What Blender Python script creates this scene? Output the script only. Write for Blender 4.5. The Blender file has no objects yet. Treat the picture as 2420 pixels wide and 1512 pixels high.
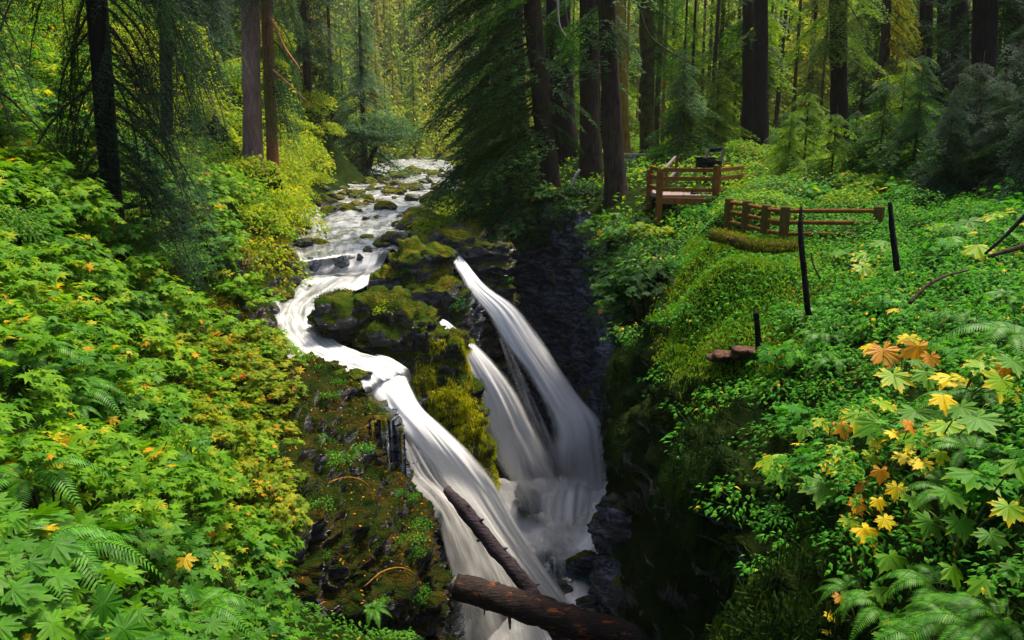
import bpy, math, random
import numpy as np

random.seed(7)
RNG = np.random.default_rng(7)
sc = bpy.context.scene
COL = sc.collection
R_ = math.radians

# ------------------------------------------------------------------ camera
FPX, CX, CY = 1900.0, 1210.0, 756.0          # photograph measured on a 2420 x 1512 raster
PITCH = R_(12.9)
cam_d = bpy.data.cameras.new("camera")
cam_d.sensor_width = 36.0
cam_d.lens = 18.0 * FPX / CX
cam_d.clip_start = 0.05
cam_d.clip_end = 3000.0
cam = bpy.data.objects.new("camera", cam_d)
COL.objects.link(cam)
cam.location = (0, 0, 0)
cam.rotation_euler = (R_(90) - PITCH, 0, 0)
sc.camera = cam

# ------------------------------------------------------------------ light
SUN_ELEV, SUN_AZ = 66.0, 40.0                # azimuth measured clockwise from +Y
world = bpy.data.worlds.new("World")
sc.world = world
world.use_nodes = True
wn = world.node_tree.nodes
sky = wn.new("ShaderNodeTexSky")
sky.sky_type = 'NISHITA'
sky.sun_disc = False
sky.sun_elevation = R_(SUN_ELEV)
sky.sun_rotation = R_(SUN_AZ)
sky.air_density = 1.0
sky.dust_density = 4.0
sky.ozone_density = 0.3
wn["Background"].inputs[1].default_value = 0.11
world.node_tree.links.new(sky.outputs[0], wn["Background"].inputs[0])
sun_d = bpy.data.lights.new("sun", 'SUN')
sun_d.energy = 2.9
sun_d.angle = R_(11.0)
sun_d.color = (1.0, 0.90, 0.72)
sun = bpy.data.objects.new("sun", sun_d)
COL.objects.link(sun)
sun.rotation_euler = (R_(90 - SUN_ELEV), 0, R_(180 - SUN_AZ))
sun.location = (20, 20, 60)

sc.view_settings.view_transform = 'Standard'
sc.view_settings.look = 'None'
sc.view_settings.exposure = 1.6
sc.view_settings.gamma = 1.0
cy = sc.cycles
cy.use_denoising = True
cy.max_bounces = 7
cy.diffuse_bounces = 3
cy.glossy_bounces = 2
cy.transmission_bounces = 4
cy.transparent_max_bounces = 16
cy.sample_clamp_indirect = 6.0
cy.caustics_reflective = False
cy.caustics_refractive = False

# ------------------------------------------------------------------ maths helpers
SP, CP = math.sin(PITCH), math.cos(PITCH)

def W(x, y, d):
    """World point seen at raster point (x, y), d metres ahead (vectorised)."""
    x, y, d = np.asarray(x, float), np.asarray(y, float), np.asarray(d, float)
    a, b = (x - CX) / FPX, (CY - y) / FPX
    dy, dz = CP + b * SP, -SP + b * CP
    t = d / dy
    return np.stack([a * t, d + 0 * a, dz * t], -1)

def project(P):
    P = np.asarray(P, float)
    f = P[..., 1] * CP - P[..., 2] * SP
    u = P[..., 1] * SP + P[..., 2] * CP
    return CX + FPX * P[..., 0] / f, CY - FPX * u / f, f

def _hash(ix, iy, iz, seed):
    h = (ix * 374761393 + iy * 668265263 + iz * 2147483647 + seed * 1274126177) & 0xFFFFFFFF
    h = ((h ^ (h >> 13)) * 1274126177) & 0xFFFFFFFF
    h = ((h ^ (h >> 15)) * 2246822519) & 0xFFFFFFFF
    return ((h ^ (h >> 16)) & 0xFFFFFF) / float(0xFFFFFF)

def vnoise(P, seed=0):
    P = np.asarray(P, float)
    i = np.floor(P).astype(np.int64)
    f = P - i
    f = f * f * f * (f * (f * 6 - 15) + 10)
    r = 0
    for dx in (0, 1):
        wx = f[..., 0] if dx else 1 - f[..., 0]
        for dy in (0, 1):
            wy = f[..., 1] if dy else 1 - f[..., 1]
            for dz in (0, 1):
                wz = f[..., 2] if dz else 1 - f[..., 2]
                r = r + wx * wy * wz * _hash(i[..., 0] + dx, i[..., 1] + dy, i[..., 2] + dz, seed)
    return r * 2 - 1

def fbm(P, octaves=4, seed=0, lac=2.1, gain=0.5):
    P = np.asarray(P, float)
    a, s = 1.0, 0
    for o in range(octaves):
        s = s + a * vnoise(P, seed + o * 17)
        P = P * lac + 3.7
        a *= gain
    return s

def ridged(P, octaves=4, seed=0):
    P = np.asarray(P, float)
    a, s = 1.0, 0
    for o in range(octaves):
        s = s + a * (1 - 2 * np.abs(vnoise(P, seed + o * 13)))
        P = P * 2.15 + 1.3
        a *= 0.5
    return s

def facet(P, seed=0, tilt=0.9):
    """Broken-block relief: a flat tilted face for every cell."""
    P = np.asarray(P, float)
    sh = P.shape[:-1]
    P = P.reshape(-1, 3)
    i = np.floor(P).astype(np.int64)
    best = np.full(len(P), 1e9); val = np.zeros(len(P))
    for dx in (-1, 0, 1):
        for dy in (-1, 0, 1):
            for dz in (-1, 0, 1):
                c = i + (dx, dy, dz)
                h = [_hash(c[:, 0], c[:, 1], c[:, 2], seed + k) for k in range(7)]
                q = P - (c + np.stack(h[:3], -1))
                d = (q * q).sum(1)
                m = d < best
                best = np.where(m, d, best)
                g = (np.stack(h[3:6], -1) - .5) * 2
                val = np.where(m, (h[6] - .5) * 1.2 + (q * g).sum(1) * tilt, val)
    return val.reshape(sh)

def catmull(pts, n):
    """Resample an open list of rows (k, ...) to n rows with a Catmull-Rom curve."""
    pts = np.asarray(pts, float)
    k = len(pts)
    p = np.concatenate([[2 * pts[0] - pts[1]], pts, [2 * pts[-1] - pts[-2]]])
    t = np.linspace(0, k - 1, n)
    i = np.minimum(t.astype(int), k - 2)
    f = (t - i).reshape((-1,) + (1,) * (pts.ndim - 1))
    a, b, c, d = p[i], p[i + 1], p[i + 2], p[i + 3]
    return 0.5 * (2 * b + (c - a) * f + (2 * a - 5 * b + 4 * c - d) * f * f + (3 * b - a - 3 * c + d) * f ** 3)

# ------------------------------------------------------------------ mesh helpers
def make_mesh(name, V, F, mats=(), uv=None, attrs=None, smooth=True, midx=None):
    """V (n,3); F: (m,k) array or list of such arrays with different k."""
    if isinstance(F, np.ndarray):
        F = [F]
    F = [np.asarray(f, np.int32) for f in F if len(f)]
    me = bpy.data.meshes.new(name)
    V = np.ascontiguousarray(V, np.float32)
    loops = np.concatenate([f.ravel() for f in F])
    tot = np.concatenate([np.full(len(f), f.shape[1], np.int32) for f in F])
    start = np.concatenate([[0], np.cumsum(tot)[:-1]]).astype(np.int32)
    me.vertices.add(len(V))
    me.vertices.foreach_set("co", V.ravel())
    me.loops.add(len(loops))
    me.loops.foreach_set("vertex_index", loops)
    me.polygons.add(len(tot))
    me.polygons.foreach_set("loop_start", start)
    me.polygons.foreach_set("loop_total", tot)
    if midx is not None:
        me.polygons.foreach_set("material_index", np.asarray(midx, np.int32))
    me.polygons.foreach_set("use_smooth", np.full(len(tot), bool(smooth)))
    me.update(calc_edges=True)
    if uv is not None:
        l = me.uv_layers.new(name="flow")
        l.data.foreach_set("uv", np.ascontiguousarray(np.asarray(uv, np.float32)[loops]).ravel())
    for k, v in (attrs or {}).items():
        at = me.attributes.new(k, 'FLOAT', 'POINT')
        at.data.foreach_set("value", np.ascontiguousarray(v, np.float32))
    for m in mats:
        me.materials.append(m)
    return me

def link(name, data, parent=None, loc=None):
    o = bpy.data.objects.new(name, data)
    COL.objects.link(o)
    if parent is not None:
        o.parent = parent
    if loc is not None:
        o.location = loc
    return o

def tag(o, label=None, cat=None, group=None, kind=None):
    if label: o["label"] = label
    if cat: o["category"] = cat
    if group: o["group"] = group
    if kind: o["kind"] = kind
    return o

def grid_faces(nu, nv):
    i = np.arange((nu - 1) * nv).reshape(nu - 1, nv)[:, :-1].ravel()
    return np.stack([i, i + nv, i + nv + 1, i + 1], -1)

def grid_normals(P):
    du = np.gradient(P, axis=0)
    dv = np.gradient(P, axis=1)
    n = np.cross(du, dv)
    return n / (np.linalg.norm(n, axis=-1, keepdims=True) + 1e-9)

def tube(path, rad, sides=8, cap=True):
    """Tapered tube along a polyline: V, [quads, tris]."""
    path = np.asarray(path, float)
    n = len(path)
    rad = np.broadcast_to(np.asarray(rad, float), (n,))
    t = np.gradient(path, axis=0)
    t /= np.linalg.norm(t, axis=1, keepdims=True) + 1e-9
    ref = np.where(np.abs(t[:, 2:3]) > 0.9, np.array([[1.0, 0, 0]]), np.array([[0, 0, 1.0]]))
    u = np.cross(ref, t); u /= np.linalg.norm(u, axis=1, keepdims=True) + 1e-9
    v = np.cross(t, u)
    a = np.linspace(0, 2 * math.pi, sides, endpoint=False)
    V = path[:, None] + rad[:, None, None] * (np.cos(a)[None, :, None] * u[:, None] + np.sin(a)[None, :, None] * v[:, None])
    V = V.reshape(-1, 3)
    q = []
    i = np.arange(n - 1)[:, None] * sides
    j = np.arange(sides)[None]
    j2 = (j + 1) % sides
    q = np.stack([i + j, i + j2, i + sides + j2, i + sides + j], -1).reshape(-1, 4)
    F = [q]
    if cap:
        V = np.concatenate([V, path[:1], path[-1:]])
        j = np.arange(sides); j2 = (j + 1) % sides
        c0, c1 = n * sides, n * sides + 1
        F.append(np.concatenate([np.stack([np.full(sides, c0), j2, j], -1),
                                 np.stack([np.full(sides, c1), (n - 1) * sides + j, (n - 1) * sides + j2], -1)]))
    return V, F

class MB:
    """Collects pieces into ONE mesh."""
    def __init__(s):
        s.V, s.Q, s.T, s.n, s.A = [], [], [], 0, {}
    def add(s, V, F, **attrs):
        if isinstance(F, np.ndarray): F = [F]
        for f in F:
            if len(f):
                (s.Q if f.shape[1] == 4 else s.T).append(np.asarray(f) + s.n)
        s.V.append(np.asarray(V, float)); s.n += len(V)
        for k, v in attrs.items():
            s.A.setdefault(k, []).append(np.broadcast_to(np.asarray(v, float), (len(V),)))
        return s
    def box(s, c, size, rot=None, bevel=0.0):
        h = np.asarray(size, float) / 2
        if bevel <= 0:
            V = np.array([[x, y, z] for x in (-1, 1) for y in (-1, 1) for z in (-1, 1)], float) * h
            F = np.array([[0, 1, 3, 2], [4, 6, 7, 5], [0, 4, 5, 1], [2, 3, 7, 6], [0, 2, 6, 4], [1, 5, 7, 3]])
        if rot is not None: V = V @ np.asarray(rot).T
        return s.add(V + np.asarray(c), F)
    def mesh(s, name, mats, smooth=True):
        F = []
        if s.Q: F.append(np.concatenate(s.Q))
        if s.T: F.append(np.concatenate(s.T))
        return make_mesh(name, np.concatenate(s.V), F, mats, attrs={k: np.concatenate(v) for k, v in s.A.items()}, smooth=smooth)

def bar(mb, p, q, w, h):
    """Square-section bar with chamfered edges from p to q."""
    p, q = np.asarray(p, float), np.asarray(q, float)
    t = (q - p) / np.linalg.norm(q - p)
    ref = np.array([0, 0, 1.0]) if abs(t[2]) < 0.9 else np.array([0, 1.0, 0])
    u = np.cross(ref, t); u /= np.linalg.norm(u)
    v = np.cross(t, u)
    c = 0.18
    prof = [(-1, -1 + c), (-1, 1 - c), (-1 + c, 1), (1 - c, 1), (1, 1 - c), (1, -1 + c), (1 - c, -1), (-1 + c, -1)]
    V = []
    for e in (p, q):
        for a, b in prof:
            V.append(e + u * a * w / 2 + v * b * h / 2)
    j = np.arange(8); j2 = (j + 1) % 8
    Q = np.stack([j, j2, j2 + 8, j + 8], -1)
    V += [p, q]
    T = np.concatenate([np.stack([np.full(8, 16), j2, j], -1), np.stack([np.full(8, 17), j + 8, j2 + 8], -1)])
    mb.add(np.array(V), [Q, T])

# ------------------------------------------------------------------ materials
def new_mat(name):
    m = bpy.data.materials.new(name)
    m.use_nodes = True
    nt = m.node_tree
    nt.nodes.clear()
    out = nt.nodes.new("ShaderNodeOutputMaterial")
    return m, nt, out

def N(nt, t, **kw):
    n = nt.nodes.new("ShaderNode" + t)
    for k, v in kw.items():
        if k in ("operation", "blend_type", "data_type", "attribute_name", "noise_dimensions", "feature", "distance", "interpolation_type", "attribute_type", "noise_type"):
            setattr(n, k, v)
        else:
            n.inputs[k.replace("_", " ")].default_value = v
    return n

def L(nt, a, b):
    nt.links.new(a, b)

def ramp(nt, src, stops, mode='LINEAR'):
    r = nt.nodes.new("ShaderNodeValToRGB")
    r.color_ramp.interpolation = mode
    e = r.color_ramp.elements
    while len(e) < len(stops): e.new(0.5)
    for k, (p, c) in enumerate(stops):
        e[k].position = p
        e[k].color = (c[0], c[1], c[2], 1) if hasattr(c, '__len__') else (c, c, c, 1)
    if src is not None: L(nt, src, r.inputs[0])
    return r

def smooth01(nt, src, lo, hi):
    m = nt.nodes.new("ShaderNodeMapRange")
    m.interpolation_type = 'SMOOTHSTEP'
    L(nt, src, m.inputs[0])
    m.inputs[1].default_value, m.inputs[2].default_value = lo, hi
    return m.outputs[0]

def math_(nt, op, a, b=None):
    n = nt.nodes.new("ShaderNodeMath"); n.operation = op
    for k, v in enumerate((a, b)):
        if v is None: continue
        if hasattr(v, 'is_output'): L(nt, v, n.inputs[k])
        else: n.inputs[k].default_value = v
    return n.outputs[0]

def mixc(nt, f, a, b, mode='MIX'):
    n = nt.nodes.new("ShaderNodeMix"); n.data_type = 'RGBA'; n.blend_type = mode
    for k, v in ((0, f), (6, a), (7, b)):
        if hasattr(v, 'is_output'): L(nt, v, n.inputs[k])
        elif hasattr(v, '__len__'): n.inputs[k].default_value = (v[0], v[1], v[2], 1)
        else: n.inputs[k].default_value = v
    return n.outputs[2]

def noise_(nt, vec, scale, detail=4, rough=0.55, dim='3D'):
    n = nt.nodes.new("ShaderNodeTexNoise")
    n.inputs["Scale"].default_value = scale
    n.inputs["Detail"].default_value = detail
    n.inputs["Roughness"].default_value = rough
    if vec is not None: L(nt, vec, n.inputs["Vector"])
    return n.outputs["Fac"]

def scaled(nt, vec, s):
    m = nt.nodes.new("ShaderNodeVectorMath"); m.operation = 'MULTIPLY'
    L(nt, vec, m.inputs[0]); m.inputs[1].default_value = s
    return m.outputs[0]

def bump_(nt, h, strength, dist):
    b = nt.nodes.new("ShaderNodeBump")
    b.inputs["Strength"].default_value = strength
    b.inputs["Distance"].default_value = dist
    L(nt, h, b.inputs["Height"])
    return b.outputs[0]

def leaf_mat(name, stops, trans=0.42, rough=0.6, spec=0.09, transcol=1.5, edge=None):
    """Leaf: per-leaf tint ramp, glossy upper side, light shines through."""
    m, nt, out = new_mat(name)
    at = N(nt, "Attribute", attribute_name="tint")
    c = ramp(nt, at.outputs["Fac"], stops).outputs[0]
    tc = nt.nodes.new("ShaderNodeTexCoord")
    n = noise_(nt, tc.outputs["Object"], 26.0, 2)
    c = mixc(nt, 0.55, c, ramp(nt, n, [(0.3, 0.55), (0.7, 1.35)]).outputs[0], 'MULTIPLY')
    if edge:
        e = N(nt, "Attribute", attribute_name="edge")
        f = smooth01(nt, e.outputs["Fac"], edge[1], 1.05)
        c = mixc(nt, f, c, edge[0])
    p = nt.nodes.new("ShaderNodeBsdfPrincipled")
    L(nt, c, p.inputs["Base Color"])
    p.inputs["Roughness"].default_value = rough
    p.inputs["Specular IOR Level"].default_value = spec
    t = nt.nodes.new("ShaderNodeBsdfTranslucent")
    tcx = mixc(nt, 1.0, c, (transcol * 1.05, transcol * 1.0, transcol * 0.55), 'MULTIPLY')
    L(nt, tcx, t.inputs["Color"])
    mx = nt.nodes.new("ShaderNodeMixShader")
    mx.inputs[0].default_value = trans
    L(nt, p.outputs[0], mx.inputs[1]); L(nt, t.outputs[0], mx.inputs[2])
    L(nt, mx.outputs[0], out.inputs[0])
    return m

def bark_mat(name, dark, light, moss=None, moss_amt=0.5, scale=1.0, mscale=2.6, along='z'):
    m, nt, out = new_mat(name)
    tc = nt.nodes.new("ShaderNodeTexCoord")
    v = scaled(nt, tc.outputs["Object"], (9 * scale, 9 * scale, 0.9 * scale) if along == 'z' else (1.2 * scale, 9 * scale, 9 * scale))
    n = noise_(nt, v, 2.2, 6, 0.65)
    n2 = noise_(nt, tc.outputs["Object"], 1.1, 3)
    c = ramp(nt, n, [(0.33, dark), (0.66, light)]).outputs[0]
    c = mixc(nt, 0.5, c, ramp(nt, n2, [(0.3, 0.55), (0.7, 1.35)]).outputs[0], 'MULTIPLY')
    if moss:
        n3 = noise_(nt, scaled(nt, tc.outputs["Object"], (1, 1, 1) if along == 'z' else (.45, 1.4, 1.4)), mscale, 5, 0.6)
        c = mixc(nt, smooth01(nt, n3, 0.62 - moss_amt * 0.3, 0.74 - moss_amt * 0.2), c, moss)
    p = nt.nodes.new("ShaderNodeBsdfPrincipled")
    L(nt, c, p.inputs["Base Color"])
    p.inputs["Roughness"].default_value = 0.85
    p.inputs["Specular IOR Level"].default_value = 0.08
    L(nt, bump_(nt, n, 1.0, 0.06), p.inputs["Normal"])
    L(nt, p.outputs[0], out.inputs[0])
    return m

def rock_mat(name, dark, mid, moss=(0.05, 0.075, 0.008), moss2=(0.14, 0.11, 0.012), amt=0.5, wet=0.35, up_lo=0.15, up_hi=0.6, rust=0.0, strata=3.0):
    """Wet dark rock; moss grows where the noise and the slope let it."""
    m, nt, out = new_mat(name)
    geo = nt.nodes.new("ShaderNodeNewGeometry")
    P = geo.outputs["Position"]
    n1 = noise_(nt, scaled(nt, P, (1, 1, strata)), 1.6, 8, 0.65)
    n2 = noise_(nt, P, 0.9, 4, 0.6)
    n3 = noise_(nt, P, 7.0, 6, 0.7)
    c = ramp(nt, n1, [(0.28, [k * 0.35 for k in dark]), (0.45, dark), (0.58, mid), (0.75, [k * 1.7 for k in mid])]).outputs[0]
    vo = nt.nodes.new("ShaderNodeTexVoronoi"); vo.feature = 'DISTANCE_TO_EDGE'
    vo.inputs["Scale"].default_value = 1.7
    wv = nt.nodes.new("ShaderNodeVectorMath"); wv.operation = 'ADD'
    nz = nt.nodes.new("ShaderNodeTexNoise"); nz.inputs["Scale"].default_value = 2.0; nz.inputs["Detail"].default_value = 4
    L(nt, P, nz.inputs["Vector"]); L(nt, scaled(nt, P, (1, 1, strata * .8)), wv.inputs[0]); L(nt, scaled(nt, nz.outputs["Color"], (.9, .9, .9)), wv.inputs[1])
    L(nt, wv.outputs[0], vo.inputs["Vector"])
    crack = smooth01(nt, vo.outputs["Distance"], 0.0, 0.06)
    c = mixc(nt, math_(nt, 'SUBTRACT', 1.0, crack), c, [k * .12 for k in dark])
    c = mixc(nt, 0.75, c, ramp(nt, n3, [(0.32, 0.3), (0.68, 1.55)]).outputs[0], 'MULTIPLY')
    if rust > 0:
        nr = noise_(nt, scaled(nt, P, (1, 1, 2.5)), 2.7, 5, 0.65)
        c = mixc(nt, math_(nt, 'MULTIPLY', smooth01(nt, nr, 0.54, 0.66), rust), c, (0.16, 0.05, 0.012))
    sep = nt.nodes.new("ShaderNodeSeparateXYZ"); L(nt, geo.outputs["Normal"], sep.inputs[0])
    up = smooth01(nt, sep.outputs[2], up_lo, up_hi)
    f = math_(nt, 'ADD', math_(nt, 'MULTIPLY', up, 0.55), math_(nt, 'MULTIPLY', n2, 0.9))
    f = math_(nt, 'ADD', f, math_(nt, 'MULTIPLY', n3, 0.35))
    f = smooth01(nt, f, 1.15 - amt * 0.6, 1.32 - amt * 0.6)
    n4 = noise_(nt, P, 1.7, 4, 0.6)
    mc = mixc(nt, smooth01(nt, n4, 0.42, 0.66), moss, moss2)
    n5 = noise_(nt, P, 42.0, 3, 0.7)
    mc = mixc(nt, 0.8, mc, ramp(nt, n5, [(0.3, 0.35), (0.7, 1.5)]).outputs[0], 'MULTIPLY')
    c = mixc(nt, f, c, mc)
    p = nt.nodes.new("ShaderNodeBsdfPrincipled")
    L(nt, c, p.inputs["Base Color"])
    r = nt.nodes.new("ShaderNodeMapRange"); L(nt, f, r.inputs[0])
    r.inputs[3].default_value = wet; r.inputs[4].default_value = 0.95
    L(nt, r.outputs[0], p.inputs["Roughness"])
    r2 = nt.nodes.new("ShaderNodeMapRange"); L(nt, f, r2.inputs[0])
    r2.inputs[3].default_value = 0.45 if wet < 0.6 else 0.08; r2.inputs[4].default_value = 0.03
    L(nt, r2.outputs[0], p.inputs["Specular IOR Level"])
    h = math_(nt, 'ADD', n1, math_(nt, 'MULTIPLY', n3, 0.5))
    h = math_(nt, 'ADD', h, math_(nt, 'MULTIPLY', math_(nt, 'MULTIPLY', n5, f), 0.5))
    h = math_(nt, 'ADD', h, math_(nt, 'MULTIPLY', crack, 0.35))
    L(nt, bump_(nt, h, 0.9, 0.12), p.inputs["Normal"])
    L(nt, p.outputs[0], out.inputs[0])
    return m

def fall_mat(name, bias=0.0, us=14.0, vs=0.4, white=0.93):
    """Silky falling water: streaked along the flow, thin at its edges."""
    m, nt, out = new_mat(name)
    uv = N(nt, "UVMap"); uv.uv_map = "flow"
    wob = noise_(nt, scaled(nt, uv.outputs[0], (3.0, 0.55, 1)), 1.0, 3, 0.5)
    cmb = nt.nodes.new("ShaderNodeCombineXYZ")
    L(nt, math_(nt, 'MULTIPLY', math_(nt, 'SUBTRACT', wob, 0.5), 0.28), cmb.inputs[0])
    ad = nt.nodes.new("ShaderNodeVectorMath"); ad.operation = 'ADD'
    L(nt, uv.outputs[0], ad.inputs[0]); L(nt, cmb.outputs[0], ad.inputs[1])
    UVW = ad.outputs[0]
    n1 = noise_(nt, scaled(nt, UVW, (us, vs, 1)), 1.0, 5, 0.62)
    n2 = noise_(nt, scaled(nt, UVW, (us * 3.3, vs * 0.8, 1)), 1.0, 3, 0.6)
    n3 = noise_(nt, scaled(nt, UVW, (4.5, vs * 1.6, 1)), 1.0, 3, 0.5)
    d = N(nt, "Attribute", attribute_name="dens").outputs["Fac"]
    s = math_(nt, 'ADD', math_(nt, 'MULTIPLY', n1, 0.6), math_(nt, 'MULTIPLY', n2, 0.25))
    s = math_(nt, 'ADD', s, math_(nt, 'MULTIPLY', n3, 1.05))
    s = math_(nt, 'ADD', s, math_(nt, 'MULTIPLY', d, 1.1))
    a = smooth01(nt, s, 0.85 - bias, 2.15 - bias)
    df = N(nt, "BsdfDiffuse"); df.inputs[0].default_value = (white, white * 0.985, white * 0.98, 1)
    tl = N(nt, "BsdfTranslucent"); tl.inputs[0].default_value = (white, white, white, 1)
    mx = nt.nodes.new("ShaderNodeMixShader"); mx.inputs[0].default_value = 0.35
    L(nt, df.outputs[0], mx.inputs[1]); L(nt, tl.outputs[0], mx.inputs[2])
    tr = nt.nodes.new("ShaderNodeBsdfTransparent")
    m2 = nt.nodes.new("ShaderNodeMixShader")
    L(nt, a, m2.inputs[0]); L(nt, tr.outputs[0], m2.inputs[1]); L(nt, mx.outputs[0], m2.inputs[2])
    L(nt, m2.outputs[0], out.inputs[0])
    return m

def river_mat(name, us=9.0, vs=0.5, deep=(0.05, 0.055, 0.05), hi=0.64):
    """Running water: dark clear water with long white streaks of foam."""
    m, nt, out = new_mat(name)
    uv = N(nt, "UVMap"); uv.uv_map = "flow"
    n1 = noise_(nt, scaled(nt, uv.outputs[0], (us, vs, 1)), 1.0, 5, 0.62)
    n2 = noise_(nt, scaled(nt, uv.outputs[0], (us * 2.7, vs * 1.6, 1)), 1.0, 4, 0.6)
    geo = nt.nodes.new("ShaderNodeNewGeometry")
    n3 = noise_(nt, geo.outputs["Position"], 1.3, 4, 0.6)
    d = N(nt, "Attribute", attribute_name="foam").outputs["Fac"]
    s = math_(nt, 'ADD', math_(nt, 'MULTIPLY', n1, 0.75), math_(nt, 'MULTIPLY', n2, 0.4))
    s = math_(nt, 'ADD', s, math_(nt, 'MULTIPLY', n3, 0.5))
    s = math_(nt, 'ADD', s, d)
    f = smooth01(nt, s, 1.0, 1.75)
    n7 = noise_(nt, scaled(nt, uv.outputs[0], (us * .8, vs * .9, 1)), 1.0, 4, 0.6)
    c = mixc(nt, f, deep, ramp(nt, n7, [(0.3, (0.30, 0.32, 0.32)), (0.62, (hi, hi * .98, hi * .96))]).outputs[0])
    p = nt.nodes.new("ShaderNodeBsdfPrincipled")
    L(nt, c, p.inputs["Base Color"])
    r = nt.nodes.new("ShaderNodeMapRange"); L(nt, f, r.inputs[0])
    r.inputs[3].default_value = 0.12; r.inputs[4].default_value = 0.8
    L(nt, r.outputs[0], p.inputs["Roughness"])
    L(nt, bump_(nt, s, 0.5, 0.12), p.inputs["Normal"])
    L(nt, p.outputs[0], out.inputs[0])
    return m

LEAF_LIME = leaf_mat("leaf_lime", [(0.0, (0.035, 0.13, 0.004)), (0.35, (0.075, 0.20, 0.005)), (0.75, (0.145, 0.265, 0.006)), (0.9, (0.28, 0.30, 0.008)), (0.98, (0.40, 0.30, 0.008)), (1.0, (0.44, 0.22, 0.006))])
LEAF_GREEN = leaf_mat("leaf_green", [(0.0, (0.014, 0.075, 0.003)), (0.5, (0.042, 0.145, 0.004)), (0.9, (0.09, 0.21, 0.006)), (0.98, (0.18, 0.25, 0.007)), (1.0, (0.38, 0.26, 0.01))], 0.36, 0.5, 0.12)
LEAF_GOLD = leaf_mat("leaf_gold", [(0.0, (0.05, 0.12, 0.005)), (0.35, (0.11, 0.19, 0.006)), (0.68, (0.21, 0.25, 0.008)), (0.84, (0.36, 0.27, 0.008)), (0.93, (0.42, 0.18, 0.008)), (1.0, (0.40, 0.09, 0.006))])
LEAF_BUSH = leaf_mat("leaf_bush", [(0.0, (0.08, 0.17, 0.004)), (0.5, (0.19, 0.28, 0.006)), (0.85, (0.34, 0.36, 0.008)), (1.0, (0.46, 0.30, 0.010))], 0.48)
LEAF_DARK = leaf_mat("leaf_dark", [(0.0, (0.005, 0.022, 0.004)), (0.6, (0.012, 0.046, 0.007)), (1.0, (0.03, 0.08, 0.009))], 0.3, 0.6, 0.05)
LEAF_HERB = leaf_mat("leaf_herb", [(0.0, (0.012, 0.09, 0.005)), (0.5, (0.04, 0.19, 0.008)), (0.9, (0.10, 0.27, 0.010)), (0.985, (0.24, 0.30, 0.012)), (1.0, (0.40, 0.30, 0.015))], 0.36)
LEAF_GREY = leaf_mat("leaf_grey", [(0.0, (0.025, 0.075, 0.035)), (0.6, (0.06, 0.14, 0.065)), (1.0, (0.13, 0.21, 0.08))], 0.35)
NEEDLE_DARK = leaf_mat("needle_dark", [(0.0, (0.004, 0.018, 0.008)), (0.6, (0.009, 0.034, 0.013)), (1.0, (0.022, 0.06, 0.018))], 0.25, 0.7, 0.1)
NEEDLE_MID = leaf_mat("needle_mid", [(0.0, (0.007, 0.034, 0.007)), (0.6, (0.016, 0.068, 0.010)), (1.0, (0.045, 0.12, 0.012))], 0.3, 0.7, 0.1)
NEEDLE_LIT = leaf_mat("needle_lit", [(0.0, (0.03, 0.10, 0.005)), (0.6, (0.09, 0.18, 0.007)), (1.0, (0.20, 0.27, 0.010))], 0.42, 0.7, 0.1)  # brighter copy of the needles, sunlight put into the colour
NEEDLE_SUNLIT = leaf_mat("needle_sunlit", [(0.0, (0.08, 0.12, 0.012)), (0.6, (0.20, 0.22, 0.02)), (1.0, (0.38, 0.31, 0.04))], 0.45, 0.7, 0.1)  # golden sunlight put into the needle colour
FERN = leaf_mat("fern_green", [(0.0, (0.02, 0.11, 0.004)), (1.0, (0.08, 0.25, 0.008))], 0.35, 0.5, 0.2)
MOSS_HAIR = leaf_mat("moss_hair", [(0.0, (0.03, 0.12, 0.003)), (0.6, (0.085, 0.22, 0.005)), (1.0, (0.24, 0.27, 0.010))], 0.4, 0.8, 0.1)
CLUB_GREEN = leaf_mat("club_green", [(0.0, (0.03, 0.13, 0.004)), (1.0, (0.09, 0.22, 0.006))], 0.38, 0.5, 0.13, edge=((0.16, 0.25, 0.006), 0.6))
CLUB_LIME = leaf_mat("club_lime", [(0.0, (0.12, 0.26, 0.004)), (1.0, (0.22, 0.33, 0.005))], 0.4, 0.5, 0.15, edge=((0.55, 0.36, 0.006), 0.40))
CLUB_YELLOW = leaf_mat("club_yellow", [(0.0, (0.50, 0.42, 0.006)), (1.0, (0.62, 0.42, 0.006))], 0.4, 0.5, 0.15, edge=((0.60, 0.26, 0.005), 0.6))
CLUB_ORANGE = leaf_mat("club_orange", [(0.0, (0.48, 0.17, 0.008)), (1.0, (0.52, 0.25, 0.010))], 0.4, 0.5, 0.2, edge=((0.32, 0.08, 0.006), 0.7))

BARK_BLACK = bark_mat("bark_black", (0.003, 0.0035, 0.004), (0.018, 0.015, 0.012))
BARK_BROWN = bark_mat("bark_brown", (0.010, 0.007, 0.006), (0.055, 0.034, 0.027), (0.03, 0.045, 0.008), 0.3)
BARK_PINK = bark_mat("bark_pink", (0.10, 0.055, 0.05), (0.24, 0.15, 0.13))
BARK_RED = bark_mat("bark_red", (0.16, 0.05, 0.025), (0.34, 0.14, 0.08))
BARK_MOSS = bark_mat("bark_moss", (0.012, 0.010, 0.008), (0.045, 0.035, 0.022), (0.05, 0.06, 0.008), 0.75)
BARK_SUNLIT = bark_mat("bark_sunlit", (0.10, 0.06, 0.012), (0.28, 0.17, 0.03), (0.12, 0.11, 0.012), 0.5)  # golden light on the trunk put into the bark colour
TWIG = bark_mat("twig", (0.03, 0.022, 0.012), (0.09, 0.06, 0.03))
PALE_TWIG = bark_mat("pale_twig", (0.2, 0.17, 0.14), (0.42, 0.38, 0.33))
ORANGE_TWIG = bark_mat("orange_twig", (0.2, 0.08, 0.015), (0.4, 0.17, 0.03))
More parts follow.
